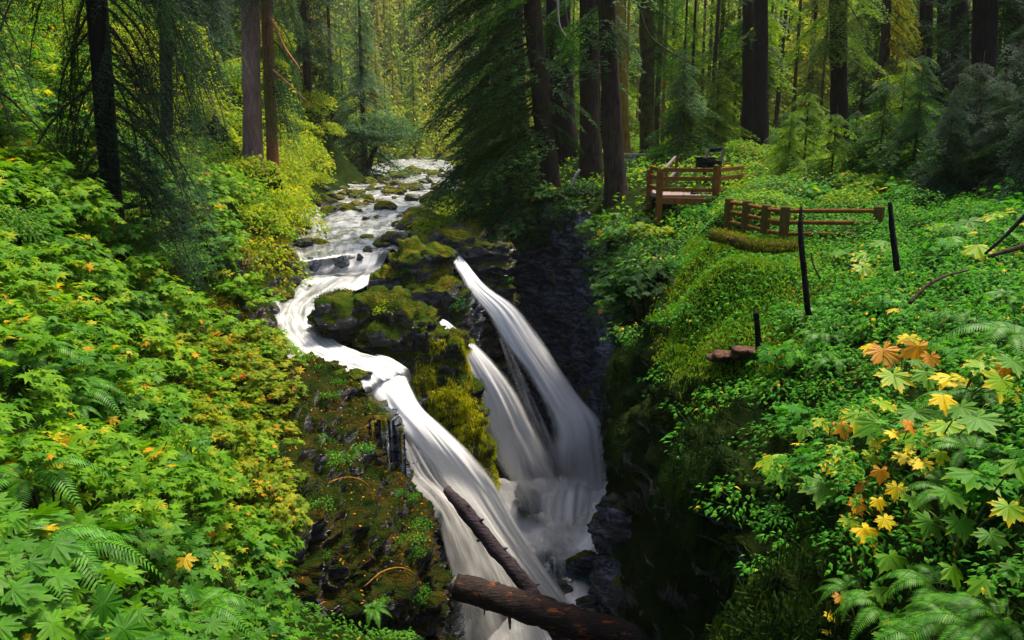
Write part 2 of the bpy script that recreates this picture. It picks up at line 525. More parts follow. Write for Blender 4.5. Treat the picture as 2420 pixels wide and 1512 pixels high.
STEM = bark_mat("green_stem", (0.05, 0.08, 0.012), (0.12, 0.15, 0.03))

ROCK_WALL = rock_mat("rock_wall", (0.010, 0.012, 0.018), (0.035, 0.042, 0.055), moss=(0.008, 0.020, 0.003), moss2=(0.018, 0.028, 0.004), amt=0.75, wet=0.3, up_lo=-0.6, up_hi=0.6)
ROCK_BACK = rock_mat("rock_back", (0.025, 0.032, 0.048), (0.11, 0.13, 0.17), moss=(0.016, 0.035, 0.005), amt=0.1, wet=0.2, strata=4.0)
ROCK_MOSSY = rock_mat("rock_mossy", (0.022, 0.024, 0.028), (0.075, 0.078, 0.085), moss=(0.055, 0.085, 0.006), moss2=(0.15, 0.12, 0.010), amt=0.5, wet=0.3, up_lo=-0.1, up_hi=0.8, rust=0.5)
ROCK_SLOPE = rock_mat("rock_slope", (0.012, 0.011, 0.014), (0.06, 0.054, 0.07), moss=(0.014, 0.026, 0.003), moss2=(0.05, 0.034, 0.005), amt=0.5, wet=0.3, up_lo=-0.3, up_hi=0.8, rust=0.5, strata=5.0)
ROCK_WET = rock_mat("rock_wet", (0.012, 0.015, 0.019), (0.05, 0.056, 0.062), moss=(0.05, 0.07, 0.006), moss2=(0.13, 0.11, 0.010), amt=0.25, wet=0.22)
ROCK_GOLDMOSS = rock_mat("rock_gold_moss", (0.014, 0.016, 0.018), (0.05, 0.055, 0.06), moss=(0.03, 0.055, 0.004), moss2=(0.085, 0.08, 0.006), amt=0.6, wet=0.28, up_lo=-0.3, up_hi=0.8, rust=.4)
SOIL = rock_mat("soil", (0.005, 0.005, 0.003), (0.014, 0.012, 0.006), moss=(0.007, 0.022, 0.002), moss2=(0.02, 0.03, 0.003), amt=0.9, wet=0.9, up_lo=-0.5, up_hi=0.3)
FALL = fall_mat("fall_water", 0.25)
VEIL = fall_mat("veil_water", -0.05, us=20.0, white=0.88)
RIVER = river_mat("river_water")
POOL = river_mat("pool_water", us=3.0, vs=0.6, deep=(0.012, 0.034, 0.038), hi=0.9)

# ------------------------------------------------------------------ terrain from measured points
CTRL = []
def table(xs, rows, drop=0.0):
    for y, ds in rows:
        for x, d in zip(xs, ds):
            if d is None: continue
            p = W(x, y, d)
            k = drop * min(1.0, d / 9.0) if drop > 0 else drop
            CTRL.append((p[0], p[1], p[2] - k))

# left bank: the surface of the foliage, the soil lies below it
LX = [-250, 0, 250, 500, 650]
L_ROWS = [
    (50, [24, 29, 36, 48, 62]), (200, [18, 22, 28, 38, 50]), (340, [11, 14, 18, 26, 36]), (450, [8.5, 10.5, 14, 21, 30]),
    (600, [6, 7.5, 11, 18, None]), (750, [4.8, 5.8, 8.8, 15.5, None]), (900, [4, 4.8, 7.2, 12.7, None]), (1050, [3.4, 4.1, 6.2, 10.6, None]),
    (1200, [3, 3.6, 5.4, 9.2, None]), (1350, [2.7, 3.2, 4.8, 8.2, None]), (1512, [2.5, 2.9, 4.2, 7.2, None]), (1700, [2.2, 2.6, 3.6, 6.2, None])]
table(LX, L_ROWS, 0.75)
table([740], [(200, [66]), (330, [62])], 0.6)
# right bank
RX = [1850, 2050, 2250, 2450, 2700]
R_ROWS = [
    (200, [120, 80, 58, 46, 36]), (260, [90, 62, 46, 34, 27]), (330, [52, 40, 31, 24, 19]), (380, [31, 27, 22, 18, 14]), (430, [21.5, 20, 17, 14, 11]), (480, [18.5, 16, 14, 12, 9.5]),
    (560, [15.2, 12.7, 11, 9.5, 7.6]), (650, [12.6, 10.3, 9, 7.7, 6.2]), (750, [10.9, 8.7, 7.5, 6.4, 5.2]), (850, [9.6, 7.5, 6.4, 5.5, 4.4]), (1000, [8.3, 6.3, 5.3, 4.6, 3.7]),
    (1150, [None, 5.6, 4.7, 4.0, 3.3]), (1300, [None, 5.2, 4.3, 3.7, 3.0]), (1512, [None, 4.8, 4.0, 3.4, 2.8]), (1800, [None, 4.4, 3.5, 3.0, 2.4])]
table(RX, R_ROWS, 0.55)
table([1890, 1960], [(1050, [7.4, 6.8]), (1200, [6.7, 6.0]), (1350, [6.0, 5.5]), (1512, [5.2, 5.0]), (1750, [4.3, 4.2])], 0.5)
table([1700], [(480, [20]), (560, [16.6]), (640, [14.8]), (700, [13.8])], 0.2)
table([1600], [(440, [27]), (520, [24.5]), (600, [21])], 0.2)
table([1330, 1450, 1560], [(370, [45, 44, 45]), (440, [35, 31, 30]), (490, [32, 29, 27])], 0.0)
table([1200], [(350, [85]), (430, [52]), (500, [38])], 0.0)
table([1500, 1700], [(345, [55, 55]), (325, [90, 100])], 0.0)
# water rows: left x, y, right x, y, level
WROWS = [
    (965, 366, 1015, 366, -4.45), (925, 378, 1045, 379, -4.15), (865, 394, 1075, 395, -3.85), (800, 424, 1108, 428, -3.7), (745, 468, 1090, 466, -3.75),
    (705, 515, 1010, 505, -3.85), (690, 560, 965, 560, -3.95), (698, 597, 925, 587, -4.0), (706, 615, 912, 598, -4.10),
    (704, 646, 892, 634, -4.60), (655, 668, 868, 664, -4.72), (640, 692, 812, 690, -4.86), (628, 740, 755, 722, -5.08),
    (632, 800, 762, 778, -5.3), (682, 846, 812, 818, -5.42), (778, 864, 880, 845, -5.5), (842, 884, 930, 856, -5.56), (864, 912, 962, 874, -5.72), (876, 935, 970, 900, -6.15)]

def at_level(x, y, z):
    a, b = (np.asarray(x, float) - CX) / FPX, (CY - np.asarray(y, float)) / FPX
    dz = -SP + b * CP
    t = z / dz
    return np.stack([a * t, (CP + b * SP) * t, z + 0 * a], -1)

wr = np.array(WROWS)
WL_, WR_ = at_level(wr[:, 0], wr[:, 1], wr[:, 4]), at_level(wr[:, 2], wr[:, 3], wr[:, 4])
for i in range(len(wr)):
    l, r = WL_[i], WR_[i]
    far = l[1] > 29
    CTRL.append((l[0], l[1], l[2] - 0.12)); CTRL.append((r[0], r[1], r[2] - 0.12))
    for f in (0.12, 0.3, 0.5, 0.7, 0.88):
        CTRL.append(tuple(l * (1 - f) + r * f - np.array([0, 0, 0.5 if far else 0.7])))
    if i < 7:
        for g in (0.33, 0.67):
            for f in (0.0, 0.25, 0.5, 0.75, 1.0):
                q = (WL_[i] * (1 - g) + WL_[i + 1] * g) * (1 - f) + (WR_[i] * (1 - g) + WR_[i + 1] * g) * f
                CTRL.append((q[0], q[1], q[2] - (0.12 if f in (0, 1) else 0.5)))
    u = (r - l) / np.linalg.norm(r - l)
    if i < 8:
        CTRL.append(tuple(l - u * 1.2 + np.array([0, 0, 0.35])))
        CTRL.append(tuple(l - u * 4.5 + np.array([0, 0, 1.6])))
        CTRL.append(tuple(r + u * 1.4 + np.array([0, 0, 0.3])))
# rocky slope beside the nearest fall: measured control rows (x, y, distance)
SLOPE = [
    [(390, 845, 15.3), (510, 860, 17.4), (630, 835, 19.9), (690, 890, 19.7), (765, 895, 19.6), (825, 912, 19.4), (868, 935, 19.0), (905, 1010, 18.2)],
    [(390, 800, 14.6), (510, 815, 16.8), (632, 795, 19.2), (696, 862, 19.0), (770, 868, 18.9), (830, 884, 18.6), (872, 906, 18.25), (908, 985, 17.7)],
    [(380, 930, 12.7), (500, 940, 14.3), (600, 930, 15.8), (685, 940, 16.8), (752, 945, 17.1), (818, 955, 17.2), (872, 985, 17.4), (916, 1045, 17.4)],
    [(400, 1060, 11.3), (510, 1060, 12.6), (600, 1060, 13.7), (680, 1070, 14.7), (760, 1075, 15.4), (830, 1080, 16.0), (890, 1090, 16.6), (938, 1112, 16.9)],
    [(420, 1190, 10.4), (520, 1190, 11.4), (610, 1190, 12.4), (700, 1190, 13.4), (780, 1195, 14.3), (860, 1200, 15.1), (945, 1200, 15.8), (1008, 1198, 16.4)],
    [(440, 1310, 9.8), (530, 1310, 10.6), (620, 1310, 11.5), (710, 1310, 12.5), (800, 1310, 13.5), (890, 1310, 14.3), (975, 1310, 15.1), (1038, 1305, 15.8)],
    [(450, 1420, 9.4), (540, 1420, 10.4), (630, 1420, 11.5), (730, 1410, 12.5), (830, 1400, 13.4), (920, 1400, 14.0), (1000, 1400, 14.8), (1052, 1400, 15.4)],
    [(450, 1540, 9.5), (540, 1540, 10.7), (640, 1540, 11.9), (740, 1540, 12.9), (840, 1540, 13.7), (930, 1540, 14.3), (1010, 1530, 14.9), (1056, 1520, 15.4)],
    [(450, 1850, 10.6), (540, 1850, 11.8), (640, 1850, 12.9), (740, 1850, 13.9), (840, 1850, 14.6), (930, 1850, 15.2), (1010, 1850, 15.6), (1060, 1850, 16.0)]]
for row in SLOPE[1:8]:
    for (x, y, d) in row:
        p = W(x, y, d + 0.9)
        CTRL.append((p[0], p[1], p[2] - 0.5))
# far valley sides
CTRL += [(-60, 60, 24), (-45, 35, 17), (-30, 15, 10), (-80, 140, 40), (-50, 150, 12), (-22, 150, -3.5), (0, 150, 0.5), (30, 150, 3), (70, 140, 14), (60, 60, 8), (40, 20, 4),
         (25, 100, 1.5), (10, 100, -0.5), (-28, 230, 3), (-70, 230, 42), (0, 230, 14), (50, 230, 22), (-60, 330, 70), (0, 340, 55), (60, 330, 60), (-150, 200, 85), (150, 200, 50),
         (-150, 30, 60), (150, 20, 20), (-160, 400, 120), (160, 400, 110), (0, 440, 110), (20, -15, -1), (-14, -12, 2.5), (-4, -12, -1), (6, -12, -1.6), (60, -15, 4), (-60, -15, 22)]
for (x, y) in [(-3.3, 18.2), (-2.9, 19.8), (-2.5, 21.6), (-2.2, 23.4), (-2.0, 25.2), (-1.8, 27), (-1.6, 29), (-1.2, 31), (-2.9, 22.5), (-2.9, 24.5), (-2.6, 26), (-3.4, 21)]:
    CTRL.append((x, y, float(np.interp(y, [18, 20, 23, 27, 30, 33], [-6.7, -6.5, -6.4, -5.8, -5.0, -4.2]))))
CT = np.array(CTRL)
_k = len(CT)
def _phi(d): return d
_D = np.linalg.norm(CT[:, None, :2] - CT[None, :, :2], axis=-1)
_A = np.zeros((_k + 3, _k + 3))
_A[:_k, :_k] = _phi(_D) - np.eye(_k) * 0.12
_A[:_k, _k:] = np.c_[np.ones(_k), CT[:, :2]]
_A[_k:, :_k] = _A[:_k, _k:].T
_w = np.linalg.solve(_A, np.r_[CT[:, 2], 0, 0, 0])

def H(x, y):
    x, y = np.asarray(x, float), np.asarray(y, float)
    sh = np.broadcast(x, y).shape
    p = np.stack([np.broadcast_to(x, sh).ravel(), np.broadcast_to(y, sh).ravel()], -1)
    z = np.empty(len(p))
    for i in range(0, len(p), 20000):
        q = p[i:i + 20000]
        z[i:i + 20000] = _phi(np.linalg.norm(q[:, None] - CT[None, :, :2], axis=-1)) @ _w[:_k] + _w[_k] + q @ _w[_k + 1:]
    return z.reshape(sh)

# rims of the gorge in plan, from under the viewer to the far end
RIM_R = np.array([(1.0, -6), (1.0, 1), (1.2, 3), (1.62, 4.1), (2.0, 5.2), (2.35, 6.6), (2.5, 8), (2.6, 10), (2.5, 12.5), (2.55, 14.2), (2.9, 16.5), (3.25, 19.5), (3.35, 23), (3.3, 26.5), (2.9, 29.3), (2.1, 31.3), (1.0, 32.8), (-0.1, 33.5)])
RIM_L = np.array([(-0.9, -6), (-1.0, 0), (-1.1, 5), (-1.3, 9), (-1.6, 12.5), (-1.8, 15), (-2.5, 16.8), (-3.0, 18.0), (-2.7, 19.6), (-2.3, 21.5), (-1.95, 23.2), (-1.75, 25), (-1.5, 27), (-1.3, 29), (-1.0, 31), (-0.6, 33.4)])
rr, rl = catmull(RIM_R, 160), catmull(RIM_L, 160)
POLY = np.concatenate([rl, rr[::-1]])

def in_gorge(x, y, poly=POLY):
    x, y = np.asarray(x, float), np.asarray(y, float)
    c = np.zeros(x.shape, bool)
    n = len(poly)
    for i in range(n):
        x0, y0 = poly[i]; x1, y1 = poly[(i + 1) % n]
        if y0 == y1: continue
        m = ((y0 > y) != (y1 > y)) & (x < (x1 - x0) * (y - y0) / (y1 - y0) + x0)
        c ^= m
    return c

def spaced(stops):
    out = [np.arange(a, b, s) for a, b, s in stops]
    return np.concatenate(out)
gx = spaced([(-200, -60, 7), (-60, -16, 1.4), (-16, 14, 0.3), (14, 50, 1.4), (50, 206, 7)])
gy = spaced([(-16, -4, 1.5), (-4, 46, 0.3), (46, 120, 1.2), (120, 470, 6)])
GX, GY = np.meshgrid(gx, gy, indexing='ij')
GZ = H(GX, GY)
rough = np.clip((np.hypot(GX, GY) - 2) / 30, 0.12, 1)
GZ = GZ + fbm(np.stack([GX * 0.55, GY * 0.55, 0 * GX], -1), 4, 5) * 0.16 * rough
for (x, y, d, r, h) in ((1640, 690, 13.9, 1.0, .75), (1710, 790, 12.0, .75, .5), (1640, 590, 16.5, .8, .45), (1800, 640, 13.2, .8, .35), (1900, 840, 9.7, .6, .25)):
    q = W(x, y, d)
    GZ = GZ + h * np.exp(-((GX - q[0]) ** 2 + (GY - q[1]) ** 2) / (r * r))
P3 = np.stack([GX, GY, GZ], -1)
F = grid_faces(len(gx), len(gy))
cen = P3.reshape(-1, 3)[F].mean(1)
F = F[~in_gorge(cen[:, 0], cen[:, 1])]
H_exact = H
def H(x, y):
    """Height of the finished ground sheet (bilinear)."""
    x, y = np.asarray(x, float), np.asarray(y, float)
    i = np.clip(np.searchsorted(gx, x) - 1, 0, len(gx) - 2); j = np.clip(np.searchsorted(gy, y) - 1, 0, len(gy) - 2)
    a = np.clip((x - gx[i]) / (gx[i + 1] - gx[i]), 0, 1); b = np.clip((y - gy[j]) / (gy[j + 1] - gy[j]), 0, 1)
    return GZ[i, j] * (1 - a) * (1 - b) + GZ[i + 1, j] * a * (1 - b) + GZ[i, j + 1] * (1 - a) * b + GZ[i + 1, j + 1] * a * b
in_gorge_exact = in_gorge
_mx, _my = np.meshgrid(np.arange(-6, 7, .1), np.arange(-7, 36, .1), indexing='ij')
_mask = in_gorge_exact(_mx, _my)
def in_gorge(x, y):
    x, y = np.asarray(x, float), np.asarray(y, float)
    i = np.round((x + 6) * 10).astype(int); j = np.round((y + 7) * 10).astype(int)
    ok = (i >= 0) & (i < _mask.shape[0]) & (j >= 0) & (j < _mask.shape[1])
    return ok & _mask[np.clip(i, 0, _mask.shape[0] - 1), np.clip(j, 0, _mask.shape[1] - 1)]
ground = link("ground", make_mesh("ground", P3.reshape(-1, 3), F[:, ::-1], [SOIL]))
tag(ground, "dark mossy soil of the forest floor and river banks", "ground", kind="structure")

# ------------------------------------------------------------------ gorge walls
def sweep_wall(name, rim, side, prof_fn, mat, n, label, seed, amp=0.45, fine=0.12):
    rim = catmull(rim, n)
    t = np.gradient(rim, axis=0); t /= np.linalg.norm(t, axis=1, keepdims=True)
    nrm = np.stack([-t[:, 1], t[:, 0]], -1) * side         # towards the gap
    rows = []
    for i in range(n):
        prof = prof_fn(rim[i])                              # (offset, z)
        xy = rim[i][None] + nrm[i][None] * prof[:, :1]
        rows.append(np.c_[xy, prof[:, 1]])
    P = np.array(rows)
    nn = grid_normals(P)
    if (nn[..., :2] * nrm[:, None]).sum(-1).mean() < 0:
        nn = -nn; flip = True
    else: flip = False
    w = np.clip((np.arange(P.shape[1]) - 3) / 10.0, 0, 1)[None, :, None]
    a = fbm(P * np.array([0.55, 0.55, 0.75]), 4, seed)[..., None] * amp
    b = ridged(P * np.array([1.3, 1.3, 2.6]), 4, seed + 3)[..., None] * fine
    c = fbm(P * np.array([4.0, 4.0, 8.0]), 3, seed + 9)[..., None] * fine * 0.5
    b = b * .5 + facet(P * np.array([.8, .8, 1.3]), seed + 1)[..., None] * fine * 1.6 + facet(P * np.array([2.2, 2.2, 4.0]), seed + 2)[..., None] * fine * .7
    P = P + nn * w * (a + b + c)
    F = grid_faces(P.shape[0], P.shape[1])
    o = link(name, make_mesh(name, P.reshape(-1, 3), F[:, ::-1] if flip else F, [mat]))
    tag(o, label, "cliff", kind="structure")
    return o, P

def prof_right(p):
    x, y = p
    z0 = float(H(x + 0.5, y)) - 0.05
    far = np.clip((y - 17) / 8, 0, 1)
    bul = math.exp(-((y - 13.2) / 2.8) ** 2)
    off = np.array([-1.6, -0.9, -0.35, 0.0, 0.12 + 0.15 * bul, 0.05 + 0.25 * bul, -0.35 + 0.35 * bul, -0.6 + 0.2 * bul, -0.4, -0.25, -0.1, 0.05, 0.2])
    zz = np.array([z0 - 0.25, z0 - 0.1, z0 - 0.1, z0 - 0.35, z0 - 0.8, z0 - 1.4, z0 - 2.1, z0 - 3.0, 0, 0, 0, 0, 0])
    zz[8:] = np.linspace(z0 - 3.0, -15.5, 6)[1:]
    off = off * (1 - 0.55 * far)
    return catmull(np.c_[off, zz], 120)

def prof_left(p):
    x, y = p
    z0 = float(H(x - 0.5, y)) - 0.3
    if y > 17.0: z0 = np.interp(y, [17, 18, 20, 23, 27, 30, 33.5], [-6.0, -6.1, -6.0, -5.9, -5.3, -4.5, -3.9])
    off = np.array([-1.5, -0.8, -0.3, 0.0, 0.12, 0.2, 0.3, 0.45, 0.7, 1.0])
    zz = np.concatenate([[z0 - 0.6, z0 - 0.3, z0 - 0.15, z0 - 0.3], np.linspace(z0 - 0.7, -15.5, 6)])
    return catmull(np.c_[off, zz], 110)

RIGHT_WALL, RW_P = sweep_wall("gorge_wall", RIM_R, 1, prof_right, ROCK_WALL, 330, "dark mossy rock wall on the far side of the gorge", 21, 0.4, 0.13)
sweep_wall("gorge_wall", RIM_L, -1, prof_left, ROCK_BACK, 260, "dark wet rock wall under the lip of the falls", 41, 0.3, 0.16)

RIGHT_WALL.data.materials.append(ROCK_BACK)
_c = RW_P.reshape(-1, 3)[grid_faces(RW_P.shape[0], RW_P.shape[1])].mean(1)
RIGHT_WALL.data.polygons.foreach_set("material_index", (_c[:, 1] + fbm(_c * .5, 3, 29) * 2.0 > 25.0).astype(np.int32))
S = np.array(SLOPE, float)
S[:, 7, 0] -= 26; S[:, 6, 0] -= 18; S[:, 5, 0] -= 8
edge = S[:, -1:].copy(); edge[..., 0] += 6; edge[..., 1] += 8; edge[..., 2] += 2.2
S = np.concatenate([S, edge], 1)
S = W(S[..., 0], S[..., 1], S[..., 2])
S = catmull(S, 190)
S = catmull(S.transpose(1, 0, 2), 210).transpose(1, 0, 2)
sn = grid_normals(S)
if sn[..., 1].mean() > 0: sn = -sn
SLOPE_BASE, SLOPE_N = S.copy(), sn
S = S + sn * (fbm(S * np.array([1.0, 1.0, 1.5]), 4, 61)[..., None] * 0.22 + ridged(S * np.array([1.6, 1.6, 4.5]), 4, 64)[..., None] * 0.05 + facet(S * np.array([1.1, 1.1, 2.2]), 62)[..., None] * .22 + facet(S * np.array([3.2, 3.2, 6.5]), 63)[..., None] * .075 + fbm(S * np.array([6, 6, 12.0]), 3, 67)[..., None] * 0.06)
SLOPE_P = S
F = grid_faces(S.shape[0], S.shape[1])
fn = np.cross(S[1, 0] - S[0, 0], S[0, 1] - S[0, 0])
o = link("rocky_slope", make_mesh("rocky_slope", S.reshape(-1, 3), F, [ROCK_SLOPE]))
tag(o, "mossy rust-streaked rock slope dropping beside the nearest waterfall", "rock slope", kind="structure")

# ------------------------------------------------------------------ rocks
def blob_rock(name, balls, mat, label, cat="rock", voxel=0.075, seed=0, amp=0.18, group=None, strata=2.0, keep=None):
    """Outcrop grown from overlapping masses, fused and weathered. balls: (x, y, d, rx, ry, rz) with x, y measured in the photograph."""
    cs = np.array([W(b[0], b[1], b[2]) for b in balls])
    rs = np.array([b[3:6] for b in balls])
    c0 = cs.mean(0); c0[2] = (cs[:, 2] - rs[:, 2]).min()
    lo = (cs - rs).min(0) - 0.5; hi = (cs + rs).max(0) + 0.5
    mb = MB()
    sv, sf = ico(4)
    for c, r in zip(cs, rs):
        # superellipsoid-like boxy lump, slightly rotated
        q = sv * (1 + 0.0 * sv)
        pw = np.sign(q) * np.abs(q) ** 0.7
        mb.add(pw * r + c, sf)
    me = mb.mesh(name + "_raw", [])
    ob = bpy.data.objects.new("raw", me); COL.objects.link(ob)
    md = ob.modifiers.new("remesh", 'REMESH'); md.mode = 'VOXEL'; md.voxel_size = voxel
    dg = bpy.context.evaluated_depsgraph_get()
    ev = ob.evaluated_get(dg)
    m2 = bpy.data.meshes.new_from_object(ev)
    bpy.data.objects.remove(ob); bpy.data.meshes.remove(me)
    n = len(m2.vertices)
    V = np.empty(n * 3, np.float32); m2.vertices.foreach_get("co", V); V = V.reshape(-1, 3).astype(float)
    NN = np.empty(n * 3, np.float32); m2.vertices.foreach_get("normal", NN); NN = NN.reshape(-1, 3).astype(float)
    a = fbm(V * np.array([0.9, 0.9, 1.3]), 4, seed) * amp
    # facets: broken steps along tilted strata
    s = ridged(V * np.array([1.1, 1.1, 1.1 * strata]) + 5, 4, seed + 2) * amp * 0.6
    f = fbm(V * np.array([5, 5, 8.0]), 3, seed + 5) * amp * 0.22
    b1 = facet(V * np.array([1.0, 1.0, 1.0 * strata]) * .95, seed + 7) * amp * 1.5
    b2 = facet(V * np.array([2.6, 2.6, 2.6 * strata]), seed + 8) * amp * .6
    V = V + NN * (a * .8 + s * .4 + f + b1 + b2)[:, None]
    V -= c0
    m2.vertices.foreach_set("co", np.ascontiguousarray(V, np.float32).ravel())
    m2.polygons.foreach_set("use_smooth", np.full(len(m2.polygons), True))
    m2.materials.append(mat); m2.update(); m2.name = name
    o = link(name, m2, loc=c0)
    tag(o, label, cat, group)
    o_pts[o.name] = (V.copy(), NN.copy())
    return o
o_pts = {}

_ico = {}
def ico(sub):
    if sub in _ico: return _ico[sub]
    t = (1 + 5 ** 0.5) / 2
    v = [(-1, t, 0), (1, t, 0), (-1, -t, 0), (1, -t, 0), (0, -1, t), (0, 1, t), (0, -1, -t), (0, 1, -t), (t, 0, -1), (t, 0, 1), (-t, 0, -1), (-t, 0, 1)]
    f = [(0, 11, 5), (0, 5, 1), (0, 1, 7), (0, 7, 10), (0, 10, 11), (1, 5, 9), (5, 11, 4), (11, 10, 2), (10, 7, 6), (7, 1, 8), (3, 9, 4), (3, 4, 2), (3, 2, 6), (3, 6, 8), (3, 8, 9), (4, 9, 5), (2, 4, 11), (6, 2, 10), (8, 6, 7), (9, 8, 1)]
    v = [np.array(p, float) / np.linalg.norm(p) for p in v]
    for _ in range(sub):
        c, nf = {}, []
        def mid(a, b):
            k = (min(a, b), max(a, b))
            if k not in c:
                p = v[a] + v[b]; v.append(p / np.linalg.norm(p)); c[k] = len(v) - 1
            return c[k]
        for a, b, d in f:
            x, y, z = mid(a, b), mid(b, d), mid(d, a)
            nf += [(a, x, z), (b, y, x), (d, z, y), (x, y, z)]
        f = nf
    _ico[sub] = (np.array(v), np.array(f))
    return _ico[sub]

def boulder_mesh(name, seed, mat, sub=4):
    """Unit boulder with broken planes."""
    V, F = ico(sub)
    V = V.copy()
    rg = np.random.default_rng(seed)
    for _ in range(9):                       # cut planes make it angular
        n = rg.normal(size=3); n /= np.linalg.norm(n)
        h = rg.uniform(0.55, 0.85)
        d = V @ n - h
        V = V - np.where(d > 0, d * 0.85, 0)[:, None] * n
    r = 1 + fbm(V * 1.6 + seed, 4, seed) * 0.12 + fbm(V * 6 + seed, 3, seed + 3) * 0.035
    V = V * r[:, None]
    return make_mesh(name, V, F, [mat])

OUT_A = blob_rock("mossy_outcrop", [(805, 765, 21.7, .72, .75, .72), (895, 768, 21.9, .9, .85, .85), (975, 800, 21.5, .85, .8, .9), (900, 815, 21.0, .75, .6, .5), (1030, 872, 21.5, .72, .95, 1.0),
           (1000, 935, 21.0, .55, .8, 1.2), (1062, 960, 21.3, .68, .95, 1.5), (1098, 1040, 21.4, .56, .9, 1.6), (1085, 1130, 21.5, .7, .95, 1.9), (1040, 1000, 21.4, .6, .9, 1.6), (900, 900, 22.2, 1.0, 1.0, 1.0)],
          ROCK_GOLDMOSS, "large mossy outcrop with golden moss between the nearest fall and the middle fall", seed=11, amp=0.2)
OUT_B = blob_rock("mossy_outcrop", [(985, 640, 25.6, .85, .85, .75), (1030, 625, 25.9, .5, .8, .6), (935, 665, 25.3, .65, .7, .45), (1045, 725, 24.9, .7, .75, .9), (1080, 775, 24.9, .42, .65, .7),
           (1000, 700, 24.9, .85, .6, .55), (1065, 900, 25.2, .55, .8, 1.9), (950, 720, 25.4, .8, .8, .7)],
          ROCK_MOSSY, "steep mossy outcrop left of the farthest fall, flat stone on its side", seed=23, amp=0.18)
SHELF = blob_rock("bedrock_shelf", [(1085, 575, 30.2, 1.15, 1.1, .5), (1030, 590, 29.8, .7, .8, .4), (1130, 615, 29.6, .75, .8, .85), (1183, 615, 29.7, .38, .7, .85), (1185, 720, 29.9, .42, .8, 1.3),
           (1120, 690, 29.5, .7, .7, .8), (1165, 860, 30.0, .6, .9, 2.6), (1090, 850, 29.5, 1.0, 1.0, 3.0)],
          ROCK_WET, "wet layered bedrock shelf with a mossy column beside the dark chute", seed=37, amp=0.16, strata=4.0)
blob_rock("wet_ledge", [(1475, 1240, 22.6, .85, .9, .9), (1465, 1400, 21.6, .6, .9, 1.5), (1510, 1500, 20.8, .7, 1.2, 1.9), (1560, 1300, 22.0, .9, 1.2, 1.4), (1490, 1700, 20.6, .8, 1.4, 2.2)],
          ROCK_BACK, "dark wet ledge jutting from the right wall over the plunge pool", seed=51, amp=0.2)
HUMMOCK = blob_rock("mossy_hummock", [(640, 610, 26.5, .75, .8, .75), (600, 625, 26.0, .7, .8, .7), (668, 640, 26.0, .5, .6, .6), (570, 660, 25.0, .8, .8, .8), (620, 690, 25.0, .7, .7, .6)],
          ROCK_MOSSY, "rounded mossy bank rock left of the small step in the river", seed=67, amp=0.14)
BANK_ROCK = blob_rock("bank_outcrop", [(585, 770, 20.6, .55, .7, .6), (540, 800, 19.6, .7, .8, .7), (610, 800, 20.6, .35, .5, .6), (500, 770, 18.5, .7, .8, .6), (560, 830, 19.5, .7, .7, .6)],
          ROCK_SLOPE, "brown mossy outcrop on the left bank beside the white chute", seed=71, amp=0.16)

BOULDERS = [boulder_mesh("boulder", 100 + i, ROCK_WET) for i in range(5)]
WALL_BOULDERS = [boulder_mesh("boulder", 300 + i, ROCK_BACK) for i in range(3)]
MOSSY_BOULDERS = [boulder_mesh("boulder", 200 + i, ROCK_MOSSY) for i in range(4)]

def boulder(p, size, mossy, label, group=None, rz=None, variant=None):
    lib = WALL_BOULDERS if mossy is None else MOSSY_BOULDERS if mossy else BOULDERS
    o = link("boulder", lib[(variant if variant is not None else RNG.integers(len(lib))) % len(lib)], loc=p)
    o.scale = size
    o.rotation_euler = (RNG.uniform(-.2, .2), RNG.uniform(-.2, .2), RNG.uniform(0, 6.3) if rz is None else rz)
    tag(o, label, "boulder", group)
    return o

def px_size(w, d): return w / FPX * d
